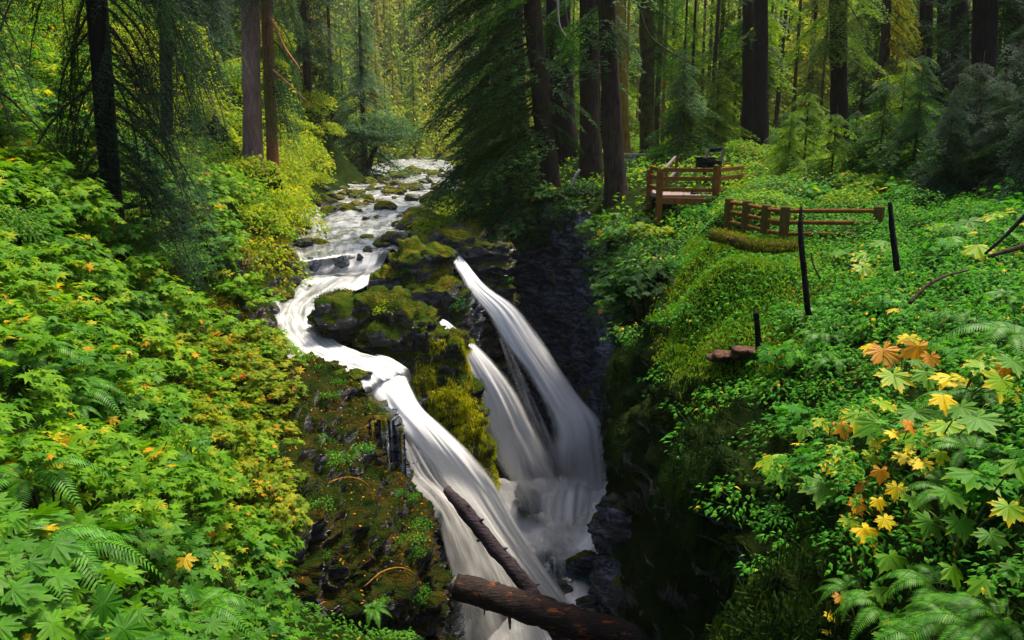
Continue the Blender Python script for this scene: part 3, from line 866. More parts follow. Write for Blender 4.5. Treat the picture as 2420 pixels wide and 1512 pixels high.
# large boulders: x, y of the middle, width in the photograph, level, mossy, height ratio
for (x, y, w, z, mossy, hr, label) in [
        (995, 532, 108, -3.8, True, .62, "big tilted boulder with a green moss cap in front of the bedrock shelf"),
        (968, 414, 54, -3.75, True, .65, "yellow mossed boulder in mid river, farthest of the large ones"),
        (1003, 431, 38, -3.75, True, .5, "low mossy boulder right behind the yellow mossed one"),
        (908, 494, 58, -3.8, False, .6, "black wedge shaped boulder in the middle of the shallow river"),
        (868, 474, 50, -3.8, False, .5, "grey pointed boulder upstream of the black wedge boulder"),
        (768, 484, 52, -3.75, True, .8, "boulder with yellow moss on the left river edge"),
        (692, 524, 50, -3.7, False, .9, "pale grey upright boulder on the left river edge"),
        (828, 498, 44, -3.8, True, .6, "small mossy boulder beside the left shallows"),
        (955, 506, 30, -3.85, True, .5, "little green mossed stone upstream of the big tilted boulder"),
        (1040, 478, 90, -3.7, False, .5, "dark flat boulder on the right river edge below the fir boughs"),
        (1110, 500, 100, -3.6, False, .5, "broad dark boulder on the right shore under the boughs"),
        (1190, 505, 90, -3.4, False, .6, "dark shore boulder nearest the leaning brown trunk"),
        (748, 575, 60, -3.98, True, .3, "flat mossy stone awash above the river step"),
        (738, 628, 36, None, False, 1.1, "dark rock splitting the left end of the river step"),
        (806, 622, 38, None, False, .9, "dark rock parting the curtain of the river step near its middle"),
        (850, 609, 20, None, False, .8, "smaller dark rock parting the right half of the river step"),
        (868, 560, 34, -3.98, True, .35, "flat greenish stone awash in mid river above the step"),
        (668, 702, 66, -4.95, True, .6, "black wet rock with a moss cap at the left of the white chute"),
        (640, 735, 60, -5.1, False, .6, "jagged black rock below the moss capped one on the left bank"),
        (785, 866, 30, -5.45, False, .6, "smooth purple-grey stone poking out of the white chute"),
        (1255, 1195, 70, None, False, 1.2, "dark rock ringed with foam at the foot of the middle fall"),
        (1235, 1165, 40, None, False, 1.3, "small dark rock behind the foam ringed one"),
        (1375, 1330, 90, None, False, .6, "black rock breaking the dark water of the plunge pool"),
        (1330, 1395, 60, None, False, .7, "black rock in the pool just above the jammed log"),
        (1385, 1425, 60, None, False, .5, "wet black rock among lower foam beside the ledge"),
        (848, 890, 60, -5.6, True, .55, "moss topped wedge of rock at the lip of the nearest fall")]:
    if z is None:
        d = {1255: 24.3, 1235: 24.8, 1375: 22.8, 1330: 22.0, 1385: 21.4, 806: 27.4, 850: 27.7, 884: 27.5, 770: 27.6, 738: 27.4}[x]
        p = W(x, y, d)
    else:
        p = at_level(x, y, z)
        d = p[1]
    s = px_size(w, d) / 2 * 1.08
    boulder((p[0], p[1], p[2] + s * hr * 0.15), (s, s * 0.8, s * hr), None if z is None else mossy, label, rz=RNG.uniform(-.4, .4))

for i, (x, y, w, mossy, d_) in enumerate([(628, 760, 44, False, 0), (634, 800, 46, True, 0), (655, 838, 50, False, 0), (684, 866, 52, True, 0), (722, 876, 46, False, 0), (758, 880, 44, True, 0), (803, 884, 62, True, 0),
        (826, 902, 40, True, 0), (856, 920, 44, False, 0), (884, 955, 46, True, 0), (902, 1000, 44, False, 0), (645, 668, 36, False, 0), (640, 690, 34, True, 0)]):
    d = float(np.interp(y, [660, 760, 800, 866, 900, 960, 1000], [27, 21.2, 20.2, 18.9, 18.4, 17.9, 17.6]))
    s = px_size(w, d) / 2 * 1.15
    boulder(tuple(W(x, y + w * .22, d)), (s, s * .9, s * .8), mossy, "mossy stone edging the white chute above the rocky slope" if mossy else "dark wet stone edging the white chute above the rocky slope", "mossy stones edging the chute" if mossy else "dark stones edging the chute")

# smaller stones in the shallows
def water_z(y): return float(np.interp(y, WL_[::-1, 1], WL_[::-1, 2]))
k = 0
tries = 0
while k < 240 and tries < 9000:
    tries += 1
    y = 28.5 + 62 * RNG.random() ** 1.25
    il = np.interp(y, WL_[::-1, 1], WL_[::-1, 0]); ir = np.interp(y, WR_[::-1, 1], WR_[::-1, 0])
    u = RNG.random() * 1.25 - 0.1
    x = il + (ir - il) * u
    if fbm(np.array([[x * .35, y * .18, 0.]]), 2, 77)[0] < -0.05 and RNG.random() < 0.6: continue
    if y < 37 and 0.1 < u < 0.8: continue
    s = (0.13 + 0.42 * RNG.random() ** 1.9) * (.75 + .006 * y)
    mossy = RNG.random() < (0.12 if 0.1 < u < 0.9 else 0.3)
    shore = u < 0.05 or u > 0.95
    lab = ("mossy stone along the edge of the shallow river" if mossy else "dark stone along the edge of the shallow river") if shore else \
          ("small mossy stone standing in the shallow river" if mossy else "small dark wet stone standing in the shallow river")
    boulder((x, y, water_z(y) + s * 0.2 + (0.15 if shore else 0)), (s * RNG.uniform(.9, 1.5), s, s * RNG.uniform(.5, .8)), mossy, lab,
            ("mossy" if mossy else "dark") + (" stones along the river edge" if shore else " stones in the river"))
    k += 1

# ------------------------------------------------------------------ river
nv, nu = 520, 70
Lc = catmull(WL_, nv); Rc = catmull(WR_, nv)
# widen a little so the edge runs into the banks
u = np.linspace(-0.10, 1.10, nu)[None, :, None]
u = .5 + (u - .5) * np.where(Lc[:, 1] > 27.5, 1.0, .90)[:, None, None]
RV = Lc[:, None] * (1 - u) + Rc[:, None] * u
u1 = u[..., 0] * np.ones((nv, 1))
foam_rows = np.array([.42, .44, .44, .42, .42, .44, .36, .42, .45, .62, .55, .48, .55, .62, .68, .72, .75, .75, .6])
fr = np.interp(np.linspace(0, len(foam_rows) - 1, nv), np.arange(len(foam_rows)), foam_rows)[:, None] + 0 * u1
seg = np.r_[0, np.cumsum(np.linalg.norm(np.diff((Lc + Rc) / 2, axis=0), axis=1))]
amp = np.where(Lc[:, 1] > 28, 0.07, 0.05)[:, None]
RV[..., 2] += fbm(np.stack([RV[..., 0] * 1.2, RV[..., 1] * 0.8, 0 * RV[..., 0]], -1), 4, 90) * amp
RV[..., 2] += fbm(np.stack([u1 * 9 + 0 * fr, 0 * fr + seg[:, None] * 0.35, 0 * fr], -1), 3, 95) * 0.05
RV[..., 2] -= np.clip(np.abs(u1 - .5) - .5, 0, 1) * 1.2
F = grid_faces(nv, nu)
uv = np.stack([u1 + 0 * fr, seg[:, None] * 1.0 + 0 * fr], -1)
n0 = np.cross(RV[1, 0] - RV[0, 0], RV[0, 1] - RV[0, 0])[2]
river = link("river", make_mesh("river", RV.reshape(-1, 3), F if n0 > 0 else F[:, ::-1], [RIVER], uv=uv.reshape(-1, 2), attrs={"foam": fr.ravel()}))
tag(river, "white streaked river running over stones to the lip of the falls", "river", kind="structure")

# ------------------------------------------------------------------ falls
def fall(name, rows, mat, label, dens=(0.5, 0.5), n=150, m=44, bulge=0.25, edge=0.22, seed=0, off=0.0, rip=0.03, fade=0.0, tail=0.0, fr=.09):
    A = np.array(rows, float)
    l = catmull(W(A[:, 0], A[:, 1], A[:, 2]), n); r = catmull(W(A[:, 3], A[:, 4], A[:, 5]), n)
    u = np.linspace(0, 1, m)[None, :, None]
    P = l[:, None] * (1 - u) + r[:, None] * u
    nn = grid_normals(P)
    if nn[..., 1].mean() > 0: nn = -nn                      # towards the open side
    wd = np.linalg.norm(r - l, axis=1)[:, None, None]
    prof = 4 * u * (1 - u)
    P = P + nn * (prof * bulge * wd * 0.6 + off)
    seg = np.r_[0, np.cumsum(np.linalg.norm(np.diff((l + r) / 2, axis=0), axis=1))]
    st = fbm(np.stack([u[..., 0] * 12 + 0 * seg[:, None], seg[:, None] * 0.35 + 0 * u[..., 0], 0 * u[..., 0] + 0 * seg[:, None]], -1), 3, seed)
    P = P + nn * st[..., None] * rip
    e = np.minimum(u[..., 0], 1 - u[..., 0]) / edge
    e = np.clip(e, 0, 1); e = e * e * (3 - 2 * e)
    t = np.linspace(0, 1, n)[:, None]
    d = (dens[0] + (dens[1] - dens[0]) * t) * 1.0 + 0 * u[..., 0]
    d = d - (1 - e) * 1.35 - fade * np.clip(1 - t / fr, 0, 1) - tail * np.clip((t - .7) / .3, 0, 1)
    uv = np.stack([u[..., 0] + 0 * t, seg[:, None] + 0 * u[..., 0]], -1)
    F = grid_faces(n, m)
    o = link(name, make_mesh(name, P.reshape(-1, 3), F, [mat], uv=uv.reshape(-1, 2), attrs={"dens": d.ravel()}))
    tag(o, label, "waterfall", kind="structure")
    return o

FALL1 = [(800, 874, 19.25, 915, 846, 20.4), (842, 892, 18.85, 950, 862, 19.9), (868, 936, 18.3, 972, 912, 19.3), (900, 978, 18.2, 1002, 965, 19.1), (946, 1032, 18.2, 1058, 1018, 19.1), (1000, 1092, 18.5, 1124, 1076, 19.1),
         (1052, 1160, 18.8, 1178, 1138, 19.2), (1108, 1230, 19.0, 1216, 1212, 19.4), (1160, 1300, 19.2, 1262, 1288, 19.6), (1212, 1370, 19.3, 1312, 1362, 19.8), (1262, 1450, 19.4, 1368, 1440, 20.0), (1305, 1540, 19.5, 1420, 1530, 20.1), (1350, 1640, 19.6, 1470, 1630, 20.2)]
fall("waterfall", FALL1, FALL, "thick white nearest waterfall curving down past the drowned log", (1.15, 0.85), seed=1, edge=.26, fade=2.0, off=.03, rip=.02)
fall("waterfall_spray", [(a - 14, b + 6, c + .25, d + 10, e - 4, f + .25) for a, b, c, d, e, f in FALL1], VEIL, "thin spray edging the nearest waterfall", (.5, .5), seed=8, edge=.4, bulge=.1)
fall("waterfall_veil", [(893, 965, 18.1, 965, 1000, 18.7), (908, 1050, 17.8, 1030, 1090, 18.6), (926, 1110, 17.6, 1080, 1165, 18.8), (985, 1175, 17.4, 1135, 1240, 19.0),
      (1018, 1245, 17.3, 1185, 1315, 19.2), (1040, 1335, 17.2, 1235, 1395, 19.3), (1058, 1425, 17.1, 1285, 1475, 19.4), (1068, 1530, 17.0, 1325, 1560, 19.4), (1075, 1640, 17.0, 1360, 1650, 19.4)],
     VEIL, "thin blue-white veil of water left of the nearest fall", (.45, .55), seed=2, edge=.12, bulge=.12)
FALL2 = [(1030, 768, 23.4, 1056, 760, 23.8), (1040, 775, 23.2, 1066, 768, 23.7), (1072, 838, 23.1, 1136, 828, 23.8), (1096, 905, 23.1, 1192, 886, 24.0), (1118, 975, 23.2, 1236, 950, 24.2),
         (1142, 1045, 23.4, 1272, 1025, 24.4), (1164, 1110, 23.6, 1308, 1095, 24.5), (1184, 1170, 23.8, 1346, 1155, 24.7), (1200, 1240, 23.9, 1386, 1210, 24.8)]
def wider(rows, k):
    out = []
    for a, b, c, d, e, f in rows:
        out.append((a - (d - a) * k, b - (e - b) * k, c - (f - c) * k, d + (d - a) * k, e + (e - b) * k, f + (f - c) * k))
    return out
FALL2 = wider(FALL2, .10)
fall("waterfall", FALL2, FALL, "middle waterfall fanning out behind the golden moss outcrop", (.95, .5), seed=3, edge=.30, tail=.6)
FALL3 = [(1046, 600, 29.0, 1078, 596, 29.3), (1068, 626, 28.3, 1102, 622, 28.6), (1088, 652, 27.7, 1122, 648, 28.0), (1106, 690, 27.2, 1156, 684, 27.6), (1148, 745, 26.9, 1222, 732, 27.4), (1186, 810, 26.7, 1276, 802, 27.2), (1236, 880, 26.5, 1324, 872, 27.0),
         (1276, 950, 26.3, 1374, 944, 26.9), (1298, 1010, 26.1, 1422, 1000, 26.7), (1292, 1070, 25.9, 1440, 1056, 26.5), (1302, 1130, 25.7, 1446, 1118, 26.3), (1304, 1190, 25.5, 1448, 1175, 26.0)]
FALL3 = wider(FALL3, .13)
fall("waterfall", FALL3, FALL, "farthest waterfall arching from the dark chute to the right wall", (.95, .7), seed=4, edge=.30, tail=.6, fade=.9, fr=.14)
fall("waterfall_spray", [(a - 22, b + 4, c + .3, d + 26, e - 4, f + .3) for a, b, c, d, e, f in FALL2], VEIL, "thin spray round the middle waterfall", (.0, .45), seed=18, edge=.45, bulge=.1)
fall("waterfall_spray", [(a - 26, b + 4, c + .3, d + 16, e - 4, f + .2) for a, b, c, d, e, f in FALL3], VEIL, "thin spray round the farthest waterfall", (-.1, .5), seed=19, edge=.45, bulge=.1)
fall("waterfall_spray", [(1200, 1090, 23.9, 1440, 1070, 26), (1196, 1150, 23.7, 1446, 1135, 25.6), (1200, 1215, 23.5, 1440, 1200, 25), (1215, 1290, 23.2, 1420, 1270, 24.4)], VEIL, "froth thrown up where the farther falls land", (.7, 1.2), seed=20, edge=.5, bulge=.3, rip=.25, fade=1.6, tail=2.2, fr=.45)
fall("waterfall_strands", [(1165, 800, 26.4, 1205, 798, 26.7), (1183, 880, 26.1, 1245, 880, 26.6), (1215, 980, 25.9, 1292, 978, 26.5), (1255, 1085, 25.6, 1335, 1075, 26.3), (1280, 1160, 25.4, 1350, 1150, 26)],
     VEIL, "loose strands of water between the two farther falls", (.25, .45), seed=5, edge=.35)
# little step in the river: water curtains
fall("river_step", [(700, 603, 28.3, 920, 592, 28.9), (706, 618, 27.7, 908, 604, 28.2), (706, 636, 27.3, 900, 622, 27.8), (700, 658, 27.0, 890, 646, 27.4)], FALL, "white curtain of water over the low river step", (.05, .5), seed=6, edge=.08, bulge=.0, m=80, off=.05, rip=.09, fade=.8, fr=.4, tail=.8)

# plunge pool
PR = [(1190, 1135, 25.6, 1440, 1110, 26.6), (1200, 1200, 24.6, 1430, 1180, 25.2), (1212, 1260, 23.8, 1425, 1250, 24.1), (1240, 1310, 23.0, 1425, 1310, 23.3), (1250, 1370, 22.2, 1430, 1380, 22.4),
      (1250, 1430, 21.5, 1450, 1440, 21.6), (1180, 1520, 20.5, 1470, 1512, 20.7), (1050, 1700, 18.0, 1500, 1700, 18.5), (1000, 2100, 14.0, 1560, 2100, 14.5)]
A = np.array(PR, float)
l = catmull(W(A[:, 0], A[:, 1], A[:, 2]), 160); r = catmull(W(A[:, 3], A[:, 4], A[:, 5]), 160)
u = np.linspace(-.15, 1.15, 60)[None, :, None]
PP = l[:, None] * (1 - u) + r[:, None] * u
PP[..., 2] += fbm(PP * np.array([1.1, 1.1, 0]), 4, 33) * 0.22
fo = np.interp(np.linspace(0, 8, 160), np.arange(9), [1.25, 1.2, 1.05, .55, .15, .95, .9, .6, .5])[:, None] + 0 * u[..., 0]
seg = np.r_[0, np.cumsum(np.linalg.norm(np.diff((l + r) / 2, axis=0), axis=1))]
uv = np.stack([u[..., 0] + 0 * fo, seg[:, None] + 0 * fo], -1)
o = link("plunge_pool", make_mesh("plunge_pool", PP.reshape(-1, 3), grid_faces(160, 60), [POOL], uv=uv.reshape(-1, 2), attrs={"foam": fo.ravel()}))
tag(o, "churning white and teal pool at the foot of the falls", "pool", kind="structure")
fl = np.meshgrid(np.linspace(-4, 6, 30), np.linspace(-8, 36, 60), indexing='ij')
o = link("gorge_floor", make_mesh("gorge_floor", np.stack([fl[0], fl[1], np.full(fl[0].shape, -15.4)], -1).reshape(-1, 3), grid_faces(30, 60), [ROCK_BACK]))
tag(o, "dark rock floor of the gorge", "gorge floor", kind="structure")

# ================================================================== leaves and plants
def maple_leaf(lobes=7, teeth=True, spread=140, deep=0.52, droop=0.28):
    """Palmate leaf, petiole at the origin, tip towards +X, unit length about 1."""
    ang = np.linspace(-spread, spread, lobes)
    tip = 1.0 - 0.42 * (np.abs(ang) / spread) ** 1.5
    out = []
    for k in range(lobes):
        a, t = ang[k], tip[k]
        st = spread * 2 / (lobes - 1)
        if k > 0 or True: out.append((a - st * 0.5, min(t, tip[k - 1] if k else t * .6) * deep, 0))
        if teeth:
            out += [(a - st * 0.30, t * 0.78, .75), (a - st * 0.16, t * 0.76, .75)]
        out.append((a, t, 1))
        if teeth:
            out += [(a + st * 0.16, t * 0.76, .75), (a + st * 0.30, t * 0.78, .75)]
    out.append((spread * (1 + 1.0 / (lobes - 1)), tip[-1] * deep * .6, 0))
    a = np.radians([o[0] for o in out]); r = np.array([o[1] for o in out]); ed = np.array([o[2] for o in out])
    z = -droop * r ** 2 + np.where(ed > 0, 0.03, -0.05) * r
    V = np.stack([r * np.cos(a) , r * np.sin(a), z], -1)
    V = np.concatenate([[[0, 0, 0.0]], V])
    n = len(V)
    F = np.stack([np.zeros(n - 2, int), np.arange(1, n - 1), np.arange(2, n)], -1)
    return V, F, np.r_[0, np.maximum(ed, 0.35)]

def quad_leaf(w=0.45, droop=0.18):
    V = np.array([[0, 0, 0], [0.45, -w / 2, -0.02], [1, 0, -droop], [0.45, w / 2, -0.02], [0.5, 0, 0.05]], float)
    F = np.array([[0, 1, 4], [1, 2, 4], [2, 3, 4], [3, 0, 4]])
    return V, F, np.array([0, .7, 1, .7, .3])

def frames(pos, yaw, pitch, roll):
    """Rotation matrices: leaf points along yaw, tips down by pitch, rolled."""
    cy_, sy_ = np.cos(yaw), np.sin(yaw); cp_, sp_ = np.cos(pitch), np.sin(pitch)
    x = np.stack([cy_ * cp_, sy_ * cp_, -sp_], -1)
    s = np.stack([-sy_, cy_, 0 * yaw], -1)
    n = np.cross(x, s)
    cr_, sr_ = np.cos(roll)[:, None], np.sin(roll)[:, None]
    y2 = s * cr_ + n * sr_
    z2 = np.cross(x, y2)
    return np.stack([x, y2, z2], -1)

def place(tmpl, pos, R, scale, tint):
    V, F, ed = tmpl
    k, n = len(pos), len(V)
    out = np.einsum('kij,nj->kni', R, V) * np.asarray(scale)[:, None, None] + pos[:, None]
    Fo = (F[None] + (np.arange(k) * n)[:, None, None]).reshape(-1, F.shape[1])
    return out.reshape(-1, 3), Fo, np.repeat(tint, n), np.tile(ed, k)

def leaf_cloud_mesh(name, tmpls, pos, yaw, pitch, roll, scale, tint, mat):
    mb = MB()
    R = frames(pos, yaw, pitch, roll)
    pick = RNG.integers(len(tmpls), size=len(pos))
    for t in range(len(tmpls)):
        m = pick == t
        if m.any():
            V, F, ti, ed = place(tmpls[t], pos[m], R[m], scale[m], tint[m])
            mb.add(V, F, tint=ti, edge=ed)
    return mb.mesh(name, [mat], smooth=False)

MAPLE = [maple_leaf(7, False, 140, .6, .3), maple_leaf(7, False, 132, .5, .2), maple_leaf(5, False, 110, .5, .4)]
MAPLE_FINE = [maple_leaf(7, True, 140, .55, .3), maple_leaf(7, True, 130, .5, .15), maple_leaf(5, True, 115, .5, .4)]
OVAL = [quad_leaf(.45), quad_leaf(.6, .3)]

def shrub_leaves(R=0.8, hgt=0.7, clusters=22, per=8, size=.15, seed=0, tmpl=MAPLE, layer=0.06, mat=LEAF_LIME, name="foliage", flat=.35):
    """Leaves in flat overlapping tiers over a dome, as vine maple holds them."""
    g = np.random.default_rng(seed)
    th = g.uniform(0, 2 * np.pi, clusters); rad = R * np.sqrt(g.uniform(0, 1, clusters))
    cz = hgt * np.sqrt(np.clip(1 - (rad / R) ** 2, 0, 1)) * g.uniform(.65, 1.05, clusters) + .05
    cx, cyy = rad * np.cos(th), rad * np.sin(th)
    n = clusters * per
    ci = np.repeat(np.arange(clusters), per)
    a = g.uniform(0, 2 * np.pi, n); rr_ = size * 1.7 * np.sqrt(g.uniform(0, 1, n))
    pos = np.stack([cx[ci] + rr_ * np.cos(a), cyy[ci] + rr_ * np.sin(a), cz[ci] + g.normal(0, layer, n) - rr_ * .25], -1)
    yaw = np.where(g.random(n) < .7, np.arctan2(pos[:, 1], pos[:, 0]) + g.normal(0, .7, n), a)
    pitch = g.normal(.28, .2, n); roll = g.normal(0, flat, n)
    sc_ = size * g.uniform(.6, 1.2, n)
    ctint = g.uniform(0, 1, clusters)
    tint = np.clip(ctint[ci] * .45 + g.uniform(0, .5, n) + (g.random(n) < .04) * .5, 0, 1)
    return leaf_cloud_mesh(name, tmpl, pos, yaw, pitch, roll, sc_, tint, mat), np.stack([cx, cyy, cz], -1)

def stems_mesh(ends, r=.012, mat=TWIG, seed=0, k=9):
    g = np.random.default_rng(seed)
    mb = MB()
    for e in ends[g.permutation(len(ends))[:k]]:
        b = e * np.array([.12, .12, 0])
        mid = b * .5 + e * .5 + np.array([0, 0, e[2] * .22])
        V, F = tube(catmull([b - np.array([0, 0, .25]), mid * .6 + b * .4, mid, e], 8), np.linspace(r, r * .35, 8), 5)
        mb.add(V, F)
    return mb.mesh("stem", [mat])

class Plant:
    """One kind of plant: a few foliage and stem meshes shared by its copies."""
    def __init__(s, name, cat, variants, mats):
        s.name, s.cat, s.v, s.m = name, cat, variants, mats
        s.cache = {}
    def put(s, p, scale, rz, label, group, mat=None, stems=True, var=None, tilt=(0, 0)):
        i = int(RNG.integers(len(s.v))) if var is None else var % len(s.v)
        fol, stm = s.v[i]
        if mat is not None and fol.materials[0] != mat:
            key = (i, mat.name)
            if key not in s.cache:
                c = fol.copy(); c.materials.clear(); c.materials.append(mat); s.cache[key] = c
            fol = s.cache[key]
        if stems and stm is not None:
            o = link(s.name, None, loc=p)
            link("foliage", fol, o); link("stem", stm, o)
        else:
            o = link(s.name, fol, loc=p)
        o.scale = (scale,) * 3 if np.isscalar(scale) else scale
        o.rotation_euler = (tilt[0], tilt[1], rz)
        tag(o, label, s.cat, group)
        return o

def mk_shrubs(n, seed, **kw):
    out = []
    stem_r = kw.pop("stem_r", .012); stem_m = kw.pop("stem_m", TWIG); sk = kw.pop("stem_k", 9)
    for i in range(n):
        f, ends = shrub_leaves(seed=seed + i, **kw)
        out.append((f, stems_mesh(ends, stem_r, stem_m, seed + i, sk)))
    return out

vine_maple = Plant("vine_maple", "shrub", mk_shrubs(5, 300, R=.85, hgt=1.0, clusters=27, per=21, size=.118, tmpl=MAPLE, layer=.03, flat=.22), None)
near_maple = Plant("maple_shrub", "shrub", mk_shrubs(4, 330, R=.6, hgt=.5, clusters=20, per=6, size=.16, tmpl=MAPLE_FINE, mat=LEAF_GREEN), None)
leafy_bush = Plant("leafy_shrub", "shrub", mk_shrubs(4, 360, R=1.0, hgt=1.1, clusters=120, per=14, size=.10, tmpl=OVAL, mat=LEAF_BUSH, layer=.07, stem_r=.02, stem_k=6), None)
far_bush = Plant("leafy_bush", "bush", mk_shrubs(3, 380, R=1.0, hgt=1.0, clusters=110, per=10, size=.13, tmpl=OVAL, mat=LEAF_BUSH, layer=.06, stem_k=5), None)
small_herb = Plant("leafy_herb", "plant", mk_shrubs(4, 400, R=.32, hgt=.28, clusters=34, per=6, size=.07, tmpl=OVAL, mat=LEAF_HERB, layer=.03, stem_r=.005, stem_m=STEM, stem_k=8), None)

def outside(x, y, m=0.25):
    return not in_gorge(np.array([x]), np.array([y]))[0]

def river_u(x, y):
    il = np.interp(y, WL_[::-1, 1], WL_[::-1, 0]); ir = np.interp(y, WR_[::-1, 1], WR_[::-1, 0])
    return (x - il) / (ir - il)

def visible(p, m=120):
    x, y, f = project(p)
    return f > .3 and -m < x < 2420 + m and -m < y < 1512 + m * 2

def poisson(x0, x1, y0, y1, dist, test, tries=9000, cap=400):
    """Random points kept apart by dist(y)."""
    pts, cell = [], {}
    for _ in range(tries):
        x, y = RNG.uniform(x0, x1), RNG.uniform(y0, y1)
        d = dist(y)
        cx_, cy2 = int(x // 3), int(y // 3)
        k = int(d // 3) + 1
        if any((x - a) ** 2 + (y - b) ** 2 < d * d for i in range(cx_ - k, cx_ + k + 1) for j in range(cy2 - k, cy2 + k + 1) for a, b in cell.get((i, j), ())): continue
        if not test(x, y): continue
        pts.append((x, y)); cell.setdefault((cx_, cy2), []).append((x, y))
        if len(pts) >= cap: break
    return pts

def on_slope(x, y):
    """inside the plan of the bare rock slope"""
    return (np.min((SLOPE_P[2:140:6, 10:-30:6, 0] - x) ** 2 + (SLOPE_P[2:140:6, 10:-30:6, 1] - y) ** 2)) < .35 ** 2

# ---- left bank thicket
def ok_left(x, y):
    if x > -1.0 or not outside(x, y): return False
    if y > 16.5 and x > np.interp(y, WL_[::-1, 1], WL_[::-1, 0]) - 1.15: return False
    p = np.array([x, y, float(H(x, y)) + .5])
    if not visible(p, 200): return False
    X, Y, f = project(p)
    if y > 9 and on_slope(x, y) and X > 600: return False
    if Y > 850 and X > 640: return False
    return True
pts = poisson(-16, -1.0, 1.2, 30, lambda y: .34 + .030 * y, ok_left, 34000, 520)
n_v = n_n = 0
for x, y in pts:
    z = float(H(x, y))
    X, Y, f = project(np.array([x, y, z + .6]))
    rz = RNG.uniform(0, 6.3)
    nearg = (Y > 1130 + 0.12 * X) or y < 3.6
    if nearg:
        if n_n > 210: continue
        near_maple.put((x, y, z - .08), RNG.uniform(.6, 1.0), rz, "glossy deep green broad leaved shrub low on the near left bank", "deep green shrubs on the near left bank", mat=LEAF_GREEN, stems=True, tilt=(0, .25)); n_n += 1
    elif RNG.random() < .13 and y > 4:
        s = RNG.uniform(.45, .75) * min(1.2, .55 + .04 * y)
        leafy_bush.put((x, y, z - .1), s, rz, "small leaved green shrub mixed among the maples of the left bank", "small leaved shrubs among the left bank maples", mat=LEAF_GREEN if RNG.random() < .6 else LEAF_LIME, tilt=(0, .15))
    else:
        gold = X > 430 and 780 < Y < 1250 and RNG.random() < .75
        s = RNG.uniform(.75, 1.1) * min(1.25, .55 + .04 * y)
        green = RNG.random() < .22
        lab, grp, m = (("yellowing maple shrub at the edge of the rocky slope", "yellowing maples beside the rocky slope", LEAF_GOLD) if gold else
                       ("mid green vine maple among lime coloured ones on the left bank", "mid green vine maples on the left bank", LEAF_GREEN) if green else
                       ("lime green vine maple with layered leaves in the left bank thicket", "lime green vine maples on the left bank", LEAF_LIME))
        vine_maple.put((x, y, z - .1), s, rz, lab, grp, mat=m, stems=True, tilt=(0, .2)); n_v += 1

sx, sy, sf = project(SLOPE_P.reshape(-1, 3))
cand = np.where((sx < 655 - RNG.uniform(0, 90, len(sx))) & (sy > 830) & (sy < 1330))[0]
chosen = []
for j in RNG.permutation(cand):
    p = SLOPE_P.reshape(-1, 3)[j]
    if all(np.linalg.norm(p - q) > .55 for q in chosen):
        chosen.append(p)
        gold = RNG.random() < (.75 if sx[j] > 520 else .4) and sy[j] < 1230
        vine_maple.put(tuple(p - np.array([0, .05, .15])), RNG.uniform(.55, .85), RNG.uniform(0, 6.3), "yellowing maple shrub at the edge of the rocky slope" if gold else "lime green vine maple with layered leaves in the left bank thicket",
                       "yellowing maples beside the rocky slope" if gold else "lime green vine maples on the left bank", mat=LEAF_GOLD if gold else LEAF_LIME, stems=True, tilt=(0, .25))
    if len(chosen) > 60: break

# ---- left valley side further up: bushes
def ok_left_far(x, y):
    if river_u(x, y) > -0.06: return False
    if float(H(x, y)) > 30: return False
    return visible(np.array([x, y, float(H(x, y)) + .8]), 60)
pts = poisson(-42, -7, 24, 105, lambda y: 1.05 + .02 * y, ok_left_far, 26000, 135)
for x, y in pts:
    z = float(H(x, y)); X, Y, f = project(np.array([x, y, z + .6]))
    s = RNG.uniform(.9, 1.5) * (1 + y * .006)
    sunny = 560 < X < 900  # this stretch takes the yellower leaves, sunlight put into their colour
    if sunny or RNG.random() < .35:
        far_bush.put((x, y, z - .2), (s, s, s * RNG.uniform(.8, 1.3)), RNG.uniform(0, 6.3), "yellow-green leafy bush on the sunlit left side of the river valley", "yellow-green bushes on the left valley side", stems=True)
    else:
        far_bush.put((x, y, z - .2), (s, s, s * RNG.uniform(.8, 1.3)), RNG.uniform(0, 6.3), "mid green leafy bush on the steep left valley side", "mid green bushes on the left valley side", mat=LEAF_LIME, stems=True)

for x, y in poisson(-22, -2, 34, 110, lambda y: 1.3 + .012 * y, lambda x, y: (-.75 < river_u(x, y) < -.03 or 1.04 < river_u(x, y) < 1.5) and 640 < project(np.array([x, y, -3.5]))[0] < 1080, 6000, 60):
    s = RNG.uniform(.7, 1.2) * (1 + y * .005)
    far_bush.put((x, y, float(H(x, y)) - .2), (s, s, s * RNG.uniform(.6, .9)), RNG.uniform(0, 6.3), "low yellow-green bush at the very edge of the shallow river", "yellow-green bushes at the river edge", stems=True)

